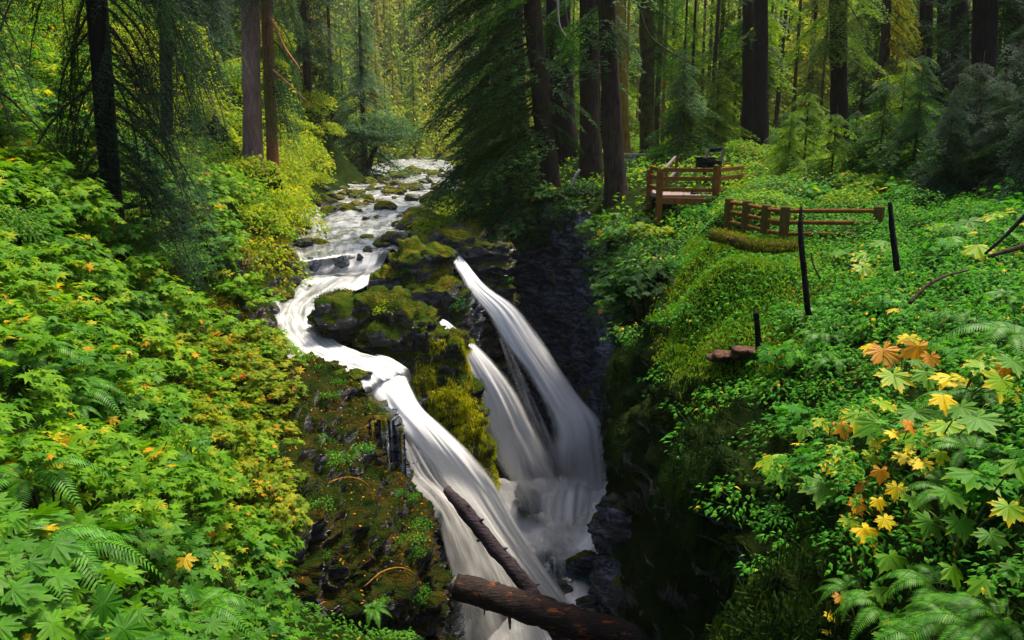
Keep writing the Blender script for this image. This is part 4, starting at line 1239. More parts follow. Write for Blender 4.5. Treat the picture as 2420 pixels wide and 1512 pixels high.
# ---- right bank low plants
def ok_right(x, y):
    if x < 2.2 or not outside(x, y): return False
    return visible(np.array([x, y, float(H(x, y)) + .3]), 420)
pts = poisson(2.3, 16, 1.8, 24, lambda y: .26 + .030 * y, ok_right, 24000, 298)
for x, y in pts:
    z = float(H(x, y)); X, Y, f = project(np.array([x, y, z + .3]))
    if 1540 < X < 1860 and 540 < Y < 880 and RNG.random() < .7: continue
    if 1690 < X < 2080 and 12.5 < y < 20: continue
    s = RNG.uniform(.7, 1.25) * (0.8 + .035 * y)
    small_herb.put((x, y, z - .04), s, RNG.uniform(0, 6.3), "small bright green leafy herb in the ground cover of the right bank", "leafy herbs on the right bank", stems=True)
pts = poisson(3.0, 17, 2.2, 22, lambda y: .7 + .045 * y, ok_right, 8000, 90)
for x, y in pts:
    z = float(H(x, y)); X, Y, f = project(np.array([x, y, z + .3]))
    if X < 1850 or (y < 7 and X < 2000) or (1690 < X < 2090 and 12 < y < 20): continue
    near_maple.put((x, y, z - .05), RNG.uniform(.45, .8) * (.8 + .03 * y), RNG.uniform(0, 6.3), "broad leaved green shrub standing in the herbs of the right bank", "broad leaved shrubs on the right bank", mat=LEAF_HERB, stems=True)

# ---- bushes behind the railings and in the wood
def ok_wood(x, y):
    if x < 0.5 or not outside(x, y) or in_gorge(np.array([x - .8]), np.array([y]))[0]: return False
    X, Y, f = project(np.array([x, y, float(H(x, y)) + .4]))
    if y < 40 and 1480 < X < 1800 and y > 21: return False
    if y < 21.5: return False
    return visible(np.array([x, y, float(H(x, y)) + .8]), 60)
pts = poisson(1, 40, 20.5, 75, lambda y: 1.0 + .026 * y, ok_wood, 16000, 55)
for x, y in pts:
    z = float(H(x, y)); X, Y, f = project(np.array([x, y, z + .6]))
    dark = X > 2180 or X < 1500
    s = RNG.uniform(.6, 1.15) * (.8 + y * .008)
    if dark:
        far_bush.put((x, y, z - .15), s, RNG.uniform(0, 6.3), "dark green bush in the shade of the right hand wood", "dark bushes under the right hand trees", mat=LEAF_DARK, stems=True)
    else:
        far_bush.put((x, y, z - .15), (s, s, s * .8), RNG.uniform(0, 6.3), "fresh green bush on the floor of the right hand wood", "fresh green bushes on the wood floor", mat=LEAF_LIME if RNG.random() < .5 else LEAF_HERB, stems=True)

for i in range(46):
    x, y = RNG.uniform(1760, 2440), RNG.uniform(375, 475)
    d = 19.3 + (475 - y) * .11 - max(0, x - 2100) * .008
    q = W(x, y, d)
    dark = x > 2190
    s = RNG.uniform(.75, 1.1)
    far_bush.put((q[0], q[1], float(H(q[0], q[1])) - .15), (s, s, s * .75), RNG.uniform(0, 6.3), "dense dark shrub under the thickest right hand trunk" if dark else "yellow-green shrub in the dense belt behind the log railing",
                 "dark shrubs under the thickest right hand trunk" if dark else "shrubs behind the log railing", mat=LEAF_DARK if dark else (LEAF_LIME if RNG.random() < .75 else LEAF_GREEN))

# ---- carpet of tiny leaves and moss: nobody could count it
def carpet(name, pts, size, mat, label, cat, tmpl=OVAL, up=.12, tint=(0, 1), pitch=.2, nrm=None):
    k = len(pts)
    yaw = RNG.uniform(0, 6.3, k)
    pos = pts + np.stack([0 * yaw, 0 * yaw, RNG.uniform(0, up, k)], -1)
    me = leaf_cloud_mesh(name, tmpl, pos, yaw, RNG.normal(pitch, .4, k), RNG.normal(0, .4, k), size * RNG.uniform(.6, 1.3, k), np.clip(RNG.normal(.45, .22, k) + (RNG.random(k) < .01) * .5, *tint), mat)
    o = link(name, me); tag(o, label, cat, kind="stuff")
    return o

def scatter_ground(x0, x1, y0, y1, n, test):
    """Even in the picture rather than in plan: near ground gets more points."""
    y = y0 * (y1 / y0) ** RNG.random(n)
    x = x0 + (x1 - x0) * RNG.random(n)
    m = test(x, y)
    x, y = x[m], y[m]
    return np.stack([x, y, H(x, y)], -1)

p = scatter_ground(2.2, 17, 1.3, 26, 120000, lambda x, y: ~in_gorge(x - .05, y) & (np.abs(x) < y * .75 + 2.6))
carpet("ground_cover", p[:70000], (.045 + .0035 * p[:70000, 1]), LEAF_HERB, "dense carpet of small green leaves over the right bank", "ground cover", up=.16)
p = scatter_ground(-18, -1.2, 1.6, 34, 60000, lambda x, y: ~in_gorge(x + .05, y) & (np.abs(x) < y * .75 + 1.2) & ((y < 18.5) | (river_u(x, y) < -.06)))
carpet("ground_cover", p[:40000], (.05 + .004 * p[:40000, 1]), LEAF_GREEN, "dense carpet of small green leaves under the maples of the left bank", "ground cover", up=.2)
p = scatter_ground(-40, 12, 32, 125, 160000, lambda x, y: ((river_u(x, y) < -.03) & (river_u(x, y) > -2.2)) | ((river_u(x, y) > 1.04) & (river_u(x, y) < 1.6)))
carpet("undergrowth", p, (.10 + .0035 * p[:, 1]), LEAF_BUSH, "yellow-green low growth along the banks of the upper river", "undergrowth", up=.5)
p = scatter_ground(-45, 45, 22, 130, 60000, lambda x, y: ~in_gorge(x, y) & ((river_u(x, y) < -.05) | (river_u(x, y) > 1.05)))
carpet("undergrowth", p, (.10 + .004 * p[:, 1]), LEAF_LIME, "low green undergrowth covering the floor of the wood", "undergrowth", up=.35)

# ================================================================== conifers
def bough_template(L=1.0, nsec=15, leaflet=.07, lw=.022, step=.05, droop=.35, sweep=55, hang=.3, seed=0, ratio=.42):
    """Flat hemlock spray along +X made of many short needle sprigs (quads as rhombs)."""
    g = np.random.default_rng(seed)
    P, D, T, S = [], [], [], []
    for i in range(nsec):
        t = .1 + .9 * (i + g.random() * .6) / nsec
        base = np.array([t * L, 0, -droop * L * t ** 2])
        ln = L * ratio * (1 - t) ** .65 * g.uniform(.7, 1.1) + L * .05
        for s in (-1, 1):
            a = math.radians(sweep + g.normal(0, 8)) * s
            n = max(2, int(ln / (step * L)))
            q = (np.arange(n) + g.random()) / n
            dr = np.array([math.cos(a), math.sin(a), 0])
            pp = base + dr * (q * ln)[:, None]
            pp[:, 2] -= hang * ln * q ** 1.7 + g.normal(0, .012 * L, n)
            for k in range(n):
                for s2 in (-1, 1):
                    if g.random() < .15: continue
                    aa = a + s2 * math.radians(g.uniform(25, 60))
                    P.append(pp[k]); D.append((math.cos(aa), math.sin(aa), -g.uniform(.05, .5)))
                    S.append(leaflet * L * g.uniform(.7, 1.25)); T.append(np.clip(q[k] * .5 + g.uniform(0, .5), 0, 1))
    P, D, S, T = np.array(P), np.array(D), np.array(S), np.array(T)
    D /= np.linalg.norm(D, axis=1, keepdims=True)
    side = np.cross(D, [0, 0, 1.0]); side /= np.linalg.norm(side, axis=1, keepdims=True) + 1e-9
    side += g.normal(0, .25, side.shape)
    w = (lw * L)
    V = np.stack([P, P + D * S[:, None] * .5 - side * w, P + D * S[:, None], P + D * S[:, None] * .5 + side * w], 1)
    F = np.arange(len(P) * 4).reshape(-1, 4)
    # woody axis
    ax = np.stack([np.linspace(0, L * .95, 7), 0 * np.linspace(0, 1, 7), -droop * L * np.linspace(0, .95, 7) ** 2], -1)
    av, af = tube(ax, np.linspace(.012 * L, .003 * L, 7), 4, cap=False)
    return V.reshape(-1, 3), F, np.repeat(T, 4), av, af

FINE_BOUGH = [bough_template(seed=i, nsec=22, leaflet=.036, lw=.0065, step=.021, droop=.32, hang=.4) for i in range(3)]
HANG_BOUGH = [bough_template(seed=10 + i, nsec=22, leaflet=.032, lw=.0028, step=.014, droop=.75, hang=1.2, sweep=36, ratio=.5) for i in range(3)]
MID_BOUGH = [bough_template(seed=20 + i, nsec=14, leaflet=.058, lw=.013, step=.038, droop=.3, hang=.4) for i in range(3)]
FAR_BOUGH = [bough_template(seed=30 + i, nsec=9, leaflet=.115, lw=.03, step=.08, droop=.3, hang=.35) for i in range(3)]

def crown_mesh(boughs, specs, mat, wood=BARK_MOSS, name="crown"):
    """specs: rows of (x, y, z, azimuth, length, downward pitch)."""
    Vs, Fs, Ts, Wv, Wf = [], [], [], [], []
    nv_ = nw = 0
    for (x, y, z, az, ln, pit) in specs:
        V, F, T, av, af = boughs[RNG.integers(len(boughs))]
        R = frames(None, np.array([az]), np.array([pit]), np.array([RNG.normal(0, .2)]))[0]
        Vs.append(V @ R.T * ln + (x, y, z)); Fs.append(F + nv_); nv_ += len(V); Ts.append(np.clip(T + RNG.normal(0, .12), 0, 1))
        Wv.append(av @ R.T * ln + (x, y, z)); Wf.append(af[0] + nw); nw += len(av)
    V = np.concatenate(Vs + Wv); F = np.concatenate(Fs + [f + nv_ for f in Wf])
    midx = np.r_[np.zeros(sum(len(f) for f in Fs), int), np.ones(sum(len(f) for f in Wf), int)]
    T = np.concatenate(Ts + [np.zeros(nw)])
    return make_mesh(name, V, F, [mat, wood], attrs={"tint": T}, smooth=False, midx=midx)

def trunk_mesh(base, top, r0, r1, mat, flare=1.5, seed=0, n=36, sides=18):
    """Trunk in its own coordinates, base at the origin."""
    g = np.random.default_rng(seed)
    d = np.asarray(top, float) - np.asarray(base, float)
    t = np.linspace(0, 1, n) ** 1.3
    path = d[None] * t[:, None]
    path[:, :2] += np.stack([np.sin(t * 5 + g.random() * 6) * r0 * .25 * t, np.sin(t * 4 + g.random() * 6) * r0 * .25 * t], -1)
    hgt = np.linalg.norm(d) * t
    rad = (r0 + (r1 - r0) * t) * (1 + (flare - 1) * np.exp(-hgt / (r0 * 2.2)))
    path = np.concatenate([[path[0] - [0, 0, r0 * 2.5]], path]); rad = np.r_[rad[0] * 1.2, rad]
    V, F = tube(path, rad, sides)
    k = len(path) * sides
    c = np.repeat(path, sides, 0)
    dirs = V[:k] - c
    V[:k] += dirs * (fbm(V[:k] * np.array([3 / max(r0, .15), 3 / max(r0, .15), 1.2]) * .5, 3, seed)[:, None] * .13)
    return make_mesh("trunk", V, F, [mat])

def conifer(name, label, base, height, r0, bark, needles, specs, boughs, lean=(0, 0), group=None, cat="tree", r1=None, seed=0):
    o = link(name, None, loc=base)
    top = (lean[0], lean[1], height)
    link("trunk", trunk_mesh((0, 0, 0), top, r0, r1 if r1 is not None else r0 * .25, bark, seed=seed), o)
    if specs is not None and len(specs):
        link("crown", crown_mesh(boughs, specs, needles), o)
    tag(o, label, cat, group)
    return o

def ring_specs(z0, z1, n, l0, l1, pit=(.15, .5), az=None, lean=(0, 0), height=20, power=1.0):
    out = []
    for i in range(n):
        z = z0 + (z1 - z0) * ((i + RNG.random()) / n) ** power
        a = RNG.uniform(0, 6.283) if az is None else RNG.uniform(*az)
        t = (z - z0) / max(z1 - z0, 1e-3)
        f = z / height
        out.append((lean[0] * f, lean[1] * f, z, a, (l0 + (l1 - l0) * t) * RNG.uniform(.75, 1.15), RNG.uniform(*pit)))
    return out

def base_at(x, y, d):
    p = W(x, y, d)
    return np.array([p[0], p[1], float(H(p[0], p[1])) - .1])

def named_tree(name, label, xt, xb, yb, wpx, d, hgt, bark, needles=None, specs=None, boughs=MID_BOUGH, taper=.75, seed=0, cat="tree", group=None):
    """Trunk whose foot stands at (xb, yb) and which crosses the top of the picture at xt."""
    p = W(xb, yb, d)
    z = min(float(H(p[0], p[1])), p[2]) - .1
    top = W(xt, 0, d)
    k = hgt / (top[2] - p[2])
    lean = ((top[0] - p[0]) * k, 0)
    r0 = px_size(wpx, d) / 2
    base = (p[0], p[1], z)
    sp = specs(lean, hgt) if specs else None
    return conifer(name, label, base, hgt + p[2] - z, r0, bark, needles, sp, boughs, lean, group, cat, r1=r0 * (1 - (1 - taper) * hgt / max(top[2] - p[2], 1) * .5) if hgt < 30 else r0 * .3, seed=seed)

PI = math.pi
# left: dark trunk with hanging boughs
def sp_dark(lean, h):
    o = ring_specs(2.0, 7.5, 28, 2.3, 3.3, (.3, .75), (-.6, .5), lean, h)
    o += ring_specs(2.2, 8.5, 18, 2.5, 3.0, (.3, .8), (2.75, 3.9), lean, h)
    return o
named_tree("hemlock_tree", "slim black trunk on the left bank with dark drooping boughs on both sides", 222, 252, 405, 48, 16, 13, BARK_BLACK, NEEDLE_DARK, sp_dark, HANG_BOUGH, .9, 1)
# second dark hemlock whose boughs hang in at the far left
named_tree("hemlock_tree", "dark hemlock boughs hanging in at the far left edge of the photo", -170, -160, 380, 60, 14, 13, BARK_BLACK, NEEDLE_DARK,
           lambda l, h: ring_specs(1.0, 9, 40, 2.3, 2.3, (.2, .7), (-.9, 1.2), l, h), HANG_BOUGH, .9, 2)
named_tree("hemlock_tree", "dark hemlock behind the slim black trunk with boughs sweeping right over the valley side", 380, 385, 330, 26, 24, 15, BARK_BLACK, NEEDLE_DARK,
           lambda l, h: ring_specs(4.6, 11, 20, 3.2, 3.2, (.3, .8), (-1.0, .5), l, h), HANG_BOUGH, .9, 3)
named_tree("fir_tree", "stout pale pinkish trunk left of the thin red trunk", 585, 590, 290, 44, 38, 16, BARK_PINK, NEEDLE_DARK, lambda l, h: ring_specs(8.5, 16, 26, 3.4, 2.5, (.2, .6), None, l, h), FINE_BOUGH, .85, 4)
named_tree("fir_tree", "thin orange-red trunk beside the stout pinkish one", 626, 638, 320, 27, 39, 17, BARK_RED, NEEDLE_MID, lambda l, h: ring_specs(4.8, 16, 26, 3.2, 2.5, (.3, .8), (-1.4, 1.2), l, h), HANG_BOUGH, .85, 5)

# right of the river: the big dark hemlock and the trunks round it
def sp_big(lean, h):
    o = ring_specs(.6, 11, 46, 5.2, 4.8, (.12, .45), (2.4, 4.2), lean, h)
    o += ring_specs(2.6, 11, 9, 2.6, 3.2, (.15, .5), (5.2, 6.9), lean, h)
    o += ring_specs(.2, 3.2, 14, 5.4, 5.4, (.2, .45), (2.6, 3.7), lean, h)
    return o
named_tree("hemlock_tree", "big hemlock with a leaning brown trunk and broad dark boughs reaching over the river", 1258, 1303, 458, 42, 34, 14, BARK_BROWN, NEEDLE_MID, sp_big, FINE_BOUGH, .85, 6)
named_tree("hemlock_tree", "dark trunk left of the reddish brown ones, half hidden by boughs beside the river", 1208, 1225, 380, 58, 46, 18, BARK_BLACK, NEEDLE_DARK,
           lambda l, h: ring_specs(1.6, 15, 44, 5.4, 4.5, (.1, .4), (1.9, 4.3), l, h), FINE_BOUGH, .9, 7)
named_tree("fir_tree", "thick near-black trunk right behind the leaning brown trunk", 1318, 1335, 372, 56, 45, 18, BARK_BLACK, None, None, seed=8)
named_tree("fir_tree", "tall furrowed brown trunk, left of the pair by the grey railing", 1392, 1398, 386, 45, 37, 16, BARK_BROWN, NEEDLE_MID, lambda l, h: ring_specs(5.5, 14, 16, 3.0, 2.5, (.1, .5), None, l, h), MID_BOUGH, .92, 9)
named_tree("fir_tree", "grey-brown trunk standing forward of the others at the gorge edge", 1432, 1456, 478, 44, 30, 15, BARK_BROWN, NEEDLE_MID, lambda l, h: ring_specs(5.2, 13, 14, 2.8, 2.3, (.15, .5), None, l, h), MID_BOUGH, .9, 10)
named_tree("fir_tree", "thin mossed trunk with golden sunlight put into its bark colour, just right of the grey-brown forward trunk", 1464, 1478, 360, 24, 44, 17, BARK_SUNLIT, None, None, seed=11)
named_tree("fir_tree", "slender mossy trunk behind the grey railing", 1528, 1532, 352, 31, 46, 17, BARK_MOSS, NEEDLE_MID, lambda l, h: ring_specs(5.5, 15, 24, 3.4, 2.5, (.15, .55), (-1.3, 1.3), l, h), FINE_BOUGH, .92, 12)
named_tree("fir_tree", "left one of two close dark trunks behind the viewing platform", 1768, 1770, 335, 26, 52, 18, BARK_BLACK, NEEDLE_MID, lambda l, h: ring_specs(7, 16, 16, 3, 2, (.1, .5), None, l, h), MID_BOUGH, .92, 13)
named_tree("fir_tree", "right one of two close dark trunks behind the viewing platform", 1797, 1799, 345, 31, 49, 18, BARK_BLACK, NEEDLE_LIT, lambda l, h: ring_specs(7, 16, 14, 3, 2, (.1, .5), None, l, h), MID_BOUGH, .92, 14)
named_tree("fir_tree", "sturdy dark trunk amid the right hand wood with lit boughs hanging before it", 1984, 1986, 330, 38, 40, 16, BARK_BLACK, NEEDLE_LIT,
           lambda l, h: ring_specs(4.6, 12, 26, 3.2, 2.5, (.25, .6), (2.6, 6.6), l, h), FINE_BOUGH, .95, 15)
named_tree("fir_tree", "slim dark trunk with sunlit hanging boughs on its right side", 2098, 2092, 285, 20, 44, 16, BARK_BROWN, NEEDLE_SUNLIT,
           lambda l, h: ring_specs(3.4, 9, 18, 2.6, 2.4, (.3, .7), (-1.2, .5), l, h), FINE_BOUGH, .95, 16)
named_tree("fir_tree", "pair trunk near the right edge of the photo, left and farther one", 2196, 2198, 190, 28, 50, 16, BARK_BLACK, NEEDLE_DARK, lambda l, h: ring_specs(4, 12, 14, 3, 2, (.1, .5), None, l, h), MID_BOUGH, .95, 17)
named_tree("fir_tree", "pair trunk near the right edge of the photo, right and nearer one", 2242, 2244, 140, 30, 52, 14, BARK_BLACK, None, None, MID_BOUGH, .95, 18)
named_tree("fir_tree", "black trunk between the farther pair and the thickest right hand trunk", 2282, 2284, 150, 36, 46, 14, BARK_BLACK, NEEDLE_DARK, lambda l, h: ring_specs(4, 12, 14, 3, 2, (.1, .5), None, l, h), MID_BOUGH, .95, 19)
named_tree("fir_tree", "thickest black trunk of the right hand wood, rising from dark shrubs", 2334, 2338, 262, 50, 32, 15, BARK_BLACK, NEEDLE_DARK, lambda l, h: ring_specs(4.6, 12, 20, 3.4, 2.5, (.1, .5), (-1.5, 1.5), l, h), MID_BOUGH, .96, 20)
named_tree("fir_tree", "black trunk cut by the right edge of the photo", 2405, 2410, 270, 46, 36, 15, BARK_BLACK, NEEDLE_DARK, lambda l, h: ring_specs(2.0, 12, 34, 3.4, 2.5, (.1, .5), None, l, h), MID_BOUGH, .96, 21)

# young hemlocks with boughs down to the ground
YOUNG = []
for i in range(4):
    h = 4.2
    sp = [(a, b, c, d, e * RNG.choice([.45, .8, 1.0, 1.35]), f) for a, b, c, d, e, f in ring_specs(.25, 3.9, 84, 1.9, .55, (-.05, .6), None, (0, 0), h)]
    YOUNG.append((trunk_mesh((0, 0, 0), (0, 0, h), .06, .012, BARK_MOSS, 1.2, i, 10, 7), {m.name: crown_mesh(MID_BOUGH, sp, m) for m in (NEEDLE_LIT, NEEDLE_MID, NEEDLE_DARK)}))
def young(x, y, d, s, m, label, group=None):
    t, c = YOUNG[int(RNG.integers(4))]
    b = base_at(x, y, d)
    o = link("young_hemlock", None, loc=b); link("trunk", t, o); link("crown", c[m.name], o)
    o.scale = (s, s, s * RNG.uniform(.9, 1.15)); o.rotation_euler = (0, 0, RNG.uniform(0, 6.3))
    tag(o, label, "tree", group)
for x, y, d, s in [(1850, 440, 25, .42), (1905, 430, 26, .5), (1960, 440, 23, .45), (2010, 435, 24, .52), (2065, 440, 22.5, .5), (2120, 420, 24, .55), (2160, 440, 21, .5), (2130, 385, 28, .5), (1845, 415, 29, .4), (2040, 400, 29, .45)]:
    young(x + RNG.uniform(-15, 15), y, d, s * RNG.uniform(1.0, 1.7), NEEDLE_LIT if RNG.random() < .35 else NEEDLE_MID, "green young hemlock in the dense clump behind the log railing", "young hemlocks behind the log railing")
for x, y, d, s in [(2230, 440, 18, .5), (2290, 430, 19, .7), (2350, 420, 18, .75), (2410, 420, 17, .8), (2260, 380, 22, .8), (2330, 360, 22, .9), (2400, 340, 22, 1.0), (2250, 320, 29, .8), (2390, 300, 27, 1.0), (2460, 420, 15, .8), (2200, 330, 33, .8)]:
    young(x, y, d, s * RNG.uniform(.85, 1.15), NEEDLE_DARK, "dark young hemlock in the shaded thicket round the thickest trunk", "dark young hemlocks at the right edge")
for x, y, d, s, m, lab in [(1610, 372, 42, 1.5, NEEDLE_MID, "half grown hemlock with light green boughs behind the viewing platform"), (1690, 360, 48, 1.4, NEEDLE_LIT, "half grown hemlock right of the light boughed one, behind the sign"),
                      (2030, 300, 55, 1.6, NEEDLE_MID, "half grown hemlock between the sturdy dark trunk and the slim lit one"),
                      (2150, 270, 50, 1.4, NEEDLE_MID, "half grown hemlock right of the slim lit trunk")]:
    young(x, y, d, s, m, lab)

# background trees: a few shared shapes, copied
BG = []
for i in range(4):
    h = 22.0
    sp = ring_specs(2.2, 21, 90, 4.6, .8, (.1, .5), None, (0, 0), h)
    BG.append((trunk_mesh((0, 0, 0), (0, 0, h), .28, .04, BARK_BLACK, 1.4, 40 + i, 14, 9), {m.name: crown_mesh(FAR_BOUGH, sp, m) for m in (NEEDLE_DARK, NEEDLE_MID, NEEDLE_LIT, NEEDLE_SUNLIT)}))
BARE = [trunk_mesh((0, 0, 0), (RNG.normal(0, .3), 0, 20), .2, .1, b, 1.5, 60 + i, 14, 9) for i, b in enumerate((BARK_BLACK, BARK_BROWN, BARK_MOSS, BARK_SUNLIT))]
HIGH = []
for i in range(3):
    sp = ring_specs(7.5, 20, 60, 4.0, 1.0, (.1, .5), None, (0, 0), 20)
    HIGH.append({m.name: crown_mesh(FAR_BOUGH, sp, m) for m in (NEEDLE_DARK, NEEDLE_MID, NEEDLE_LIT)})

def bg_tree(x, y, s, m, label, group, full=True):
    z = float(H(x, y)) - .2
    o = link("conifer_tree", None, loc=(x, y, z))
    if full:
        t, c = BG[int(RNG.integers(4))]
        link("trunk", t, o); link("crown", c[m.name], o)
    else:
        i = int(RNG.integers(4))
        link("trunk", BARE[i], o)
        if m is not None: link("crown", HIGH[int(RNG.integers(3))][m.name], o)
    o.scale = (s, s, s); o.rotation_euler = (0, 0, RNG.uniform(0, 6.3))
    tag(o, label, "tree", group)
# wood on the right plateau
def ok_bgr(x, y):
    X, Y, f = project(np.array([x, y, float(H(x, y))]))
    return 1180 < X < 2600 and x > -2 + (y - 50) * .02
for x, y in poisson(-2, 75, 54, 125, lambda y: 2.6, ok_bgr, 3000, 95):
    r = RNG.random()
    m = NEEDLE_MID if r < .3 else NEEDLE_LIT
    if RNG.random() < .72:
        bg_tree(x, y, RNG.uniform(.6, 1.0), m if RNG.random() < .6 else None, "slender bare lower trunk standing in the depth of the right hand wood", "slender trunks deep in the right hand wood", False)
    else:
        bg_tree(x, y, RNG.uniform(.5, .9), NEEDLE_SUNLIT if RNG.random() < .35 else m, "conifer with low boughs in the depth of the right hand wood", "conifers deep in the right hand wood")
for x, y in poisson(3, 45, 50, 90, lambda y: 1.6, lambda x, y: 1380 < project(np.array([x, y, float(H(x, y))]))[0] < 2420, 3000, 42):
    bg_tree(x, y, RNG.uniform(.55, .95), None, "slender bare lower trunk standing in the depth of the right hand wood", "slender trunks deep in the right hand wood", False)
# left valley side
for x, y in poisson(-60, -12, 45, 110, lambda y: 4.2, lambda x, y: river_u(x, y) < -.5 and visible(np.array([x, y, float(H(x, y)) + 3]), 100) and project(np.array([x, y, 0.]))[0] < 860, 3000, 36):
    X = project(np.array([x, y, float(H(x, y))]))[0]
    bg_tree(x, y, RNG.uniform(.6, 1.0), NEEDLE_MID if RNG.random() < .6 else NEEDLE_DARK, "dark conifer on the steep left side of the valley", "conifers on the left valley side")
# far valley head, sunlight put into the needle colours
for x, y in poisson(-70, 40, 118, 330, lambda y: 5.0 + y * .012, lambda x, y: 600 < project(np.array([x, y, float(H(x, y))]))[0] < 1420 and not (-.4 < river_u(x, min(y, 118)) < 1.4 and y < 150), 5000, 120):
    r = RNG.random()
    bg_tree(x, y, RNG.uniform(.6, 1.05), NEEDLE_SUNLIT if r < .5 else NEEDLE_LIT if r < .85 else NEEDLE_MID, "hazy sunlit conifer at the far head of the valley", "far sunlit conifers at the valley head")
# the blue-green spruce by the river and the leaning grey-green alder below it
bs = base_at(862, 385, 74)
sp = ring_specs(1.2, 17, 110, 4.6, 1.2, (.05, .45), None, (0, 0), 18)
o = conifer("spruce_tree", "blue-green spruce filling the left river bank behind the leaning alder", bs, 18, .3, BARK_BROWN, None, None, MID_BOUGH)
link("crown", crown_mesh(MID_BOUGH, sp, LEAF_GREY), o)
bs = base_at(790, 350, 84)
o = conifer("spruce_tree", "dark spruce left of the blue-green one on the river bank", bs, 20, .32, BARK_BROWN, NEEDLE_MID, ring_specs(1.5, 19, 110, 5.0, 1.2, (.05, .45), None, (0, 0), 20), MID_BOUGH)
bs = base_at(735, 330, 66)
o = conifer("spruce_tree", "tall dark spruce right of the thin red trunk", bs, 18, .3, BARK_BROWN, NEEDLE_DARK, ring_specs(2.5, 17, 90, 4.2, 1.2, (.15, .6), None, (0, 0), 18), MID_BOUGH)

def leafy_tree(name, label, base, path, r0, crown_c, crown_r, n, leaf, mat, bark=BARK_MOSS, seed=0, group=None, limbs=7):
    """Broadleaf: bent trunk with limbs, leaf clumps through the crown with gaps."""
    g = np.random.default_rng(seed)
    o = link(name, None, loc=base)
    mb = MB()
    pth = catmull(path, 14)
    V, F = tube(pth, np.linspace(r0, r0 * .5, 14), 9); mb.add(V, F)
    cl = []
    for i in range(limbs * 5):
        v = g.normal(size=3); v /= np.linalg.norm(v)
        cl.append(np.asarray(crown_c) + v * np.asarray(crown_r) * g.uniform(.35, 1.0))
    cl = np.array(cl)
    for c in cl[:limbs]:
        s = pth[-1]
        V, F = tube(catmull([s, s * .5 + c * .5 + [0, 0, .2], c], 8), np.linspace(r0 * .4, r0 * .08, 8), 6); mb.add(V, F)
    link("trunk", mb.mesh("trunk", [bark]), o)
    ci = g.integers(len(cl), size=n)
    pos = cl[ci] + g.normal(size=(n, 3)) * np.asarray(crown_r) * np.array([.2, .2, .11])
    me = leaf_cloud_mesh("crown", OVAL, pos, g.uniform(0, 6.3, n), g.normal(.4, .4, n), g.normal(0, .5, n), leaf * g.uniform(.6, 1.2, n), np.clip(g.uniform(0, .6, n) + g.uniform(0, .4, len(cl))[ci], 0, 1), mat)
    link("crown", me, o)
    tag(o, label, "tree", group)
    return o
b = W(870, 388, 72)
leafy_tree("alder_tree", "small leaning alder with grey-green crown over the left river edge", b, [(0, 0, -.3), (.35, 0, .7), (1.0, 0, 1.9)], .32, (1.2, 0, 2.9), (3.6, 2.4, 1.5), 5200, .26, LEAF_GREY, BARK_BLACK, 5)

# ------------------------------------------------------------------ far wood as one mass
FAR_LEAF = leaf_mat("far_leaf", [(0.0, (0.05, 0.10, 0.012)), (0.6, (0.16, 0.22, 0.025)), (1.0, (0.34, 0.34, 0.05))], 0.45, 0.7, 0.05)  # sunlit yellow of the distance put into the leaf colour
k = 170000
fy = 120 * (400 / 120) ** RNG.random(k); fx = RNG.uniform(-.75, .75, k) * fy
fz = H(fx, fy)
m = ~((river_u(fx, np.minimum(fy, 118)) > -.5) & (river_u(fx, np.minimum(fy, 118)) < 1.5) & (fy < 150))
fx, fy, fz = fx[m], fy[m], fz[m]
clump = np.clip(fbm(np.stack([fx * .12, fy * .12, 0 * fx], -1), 3, 140) * .5 + .55, .05, 1)
fp = np.stack([fx, fy, fz + RNG.random(len(fx)) * 13 * clump], -1)
kk = len(fp)
me = leaf_cloud_mesh("far_wood", OVAL, fp, RNG.uniform(0, 6.3, kk), RNG.normal(.5, .4, kk), RNG.normal(0, .5, kk), (.36 + fy * .0028) * RNG.uniform(.6, 1.3, kk), np.clip(clump * .5 + RNG.uniform(0, .5, kk), 0, 1), FAR_LEAF)
tag(link("far_wood", me), "far sunlit wood covering the slopes at the head of the valley", "wood", kind="stuff")

# ------------------------------------------------------------------ moss growing on surfaces
def hair_mesh(name, V, NN, n, length, mat, weight=None, width=.1, gravity=.5, tint=(.2, .9)):
    w = np.ones(len(V)) if weight is None else np.clip(weight, 0, None)
    idx = RNG.choice(len(V), size=n, p=w / w.sum())
    p = V[idx] + RNG.normal(0, .03, (n, 3))
    d = NN[idx] + RNG.normal(0, .55, (n, 3)); d /= np.linalg.norm(d, axis=1, keepdims=True)
    ln = length * RNG.uniform(.5, 1.4, n)[:, None]
    mid = p + d * ln * .5
    tip = p + d * ln * .8 - np.array([0, 0, 1.0]) * ln * gravity
    s = np.cross(d, RNG.normal(size=(n, 3))); s /= np.linalg.norm(s, axis=1, keepdims=True) + 1e-9
    s = s * ln * width
    Q = np.stack([p, mid - s, tip, mid + s], 1).reshape(-1, 3)
    t = np.clip(RNG.uniform(*tint, n) + fbm(p * 1.3, 2, 150) * .3, 0, 1)
    return make_mesh(name, Q, np.arange(n * 4).reshape(-1, 4), [mat], attrs={"tint": np.repeat(t, 4), "edge": np.zeros(n * 4)}, smooth=False)

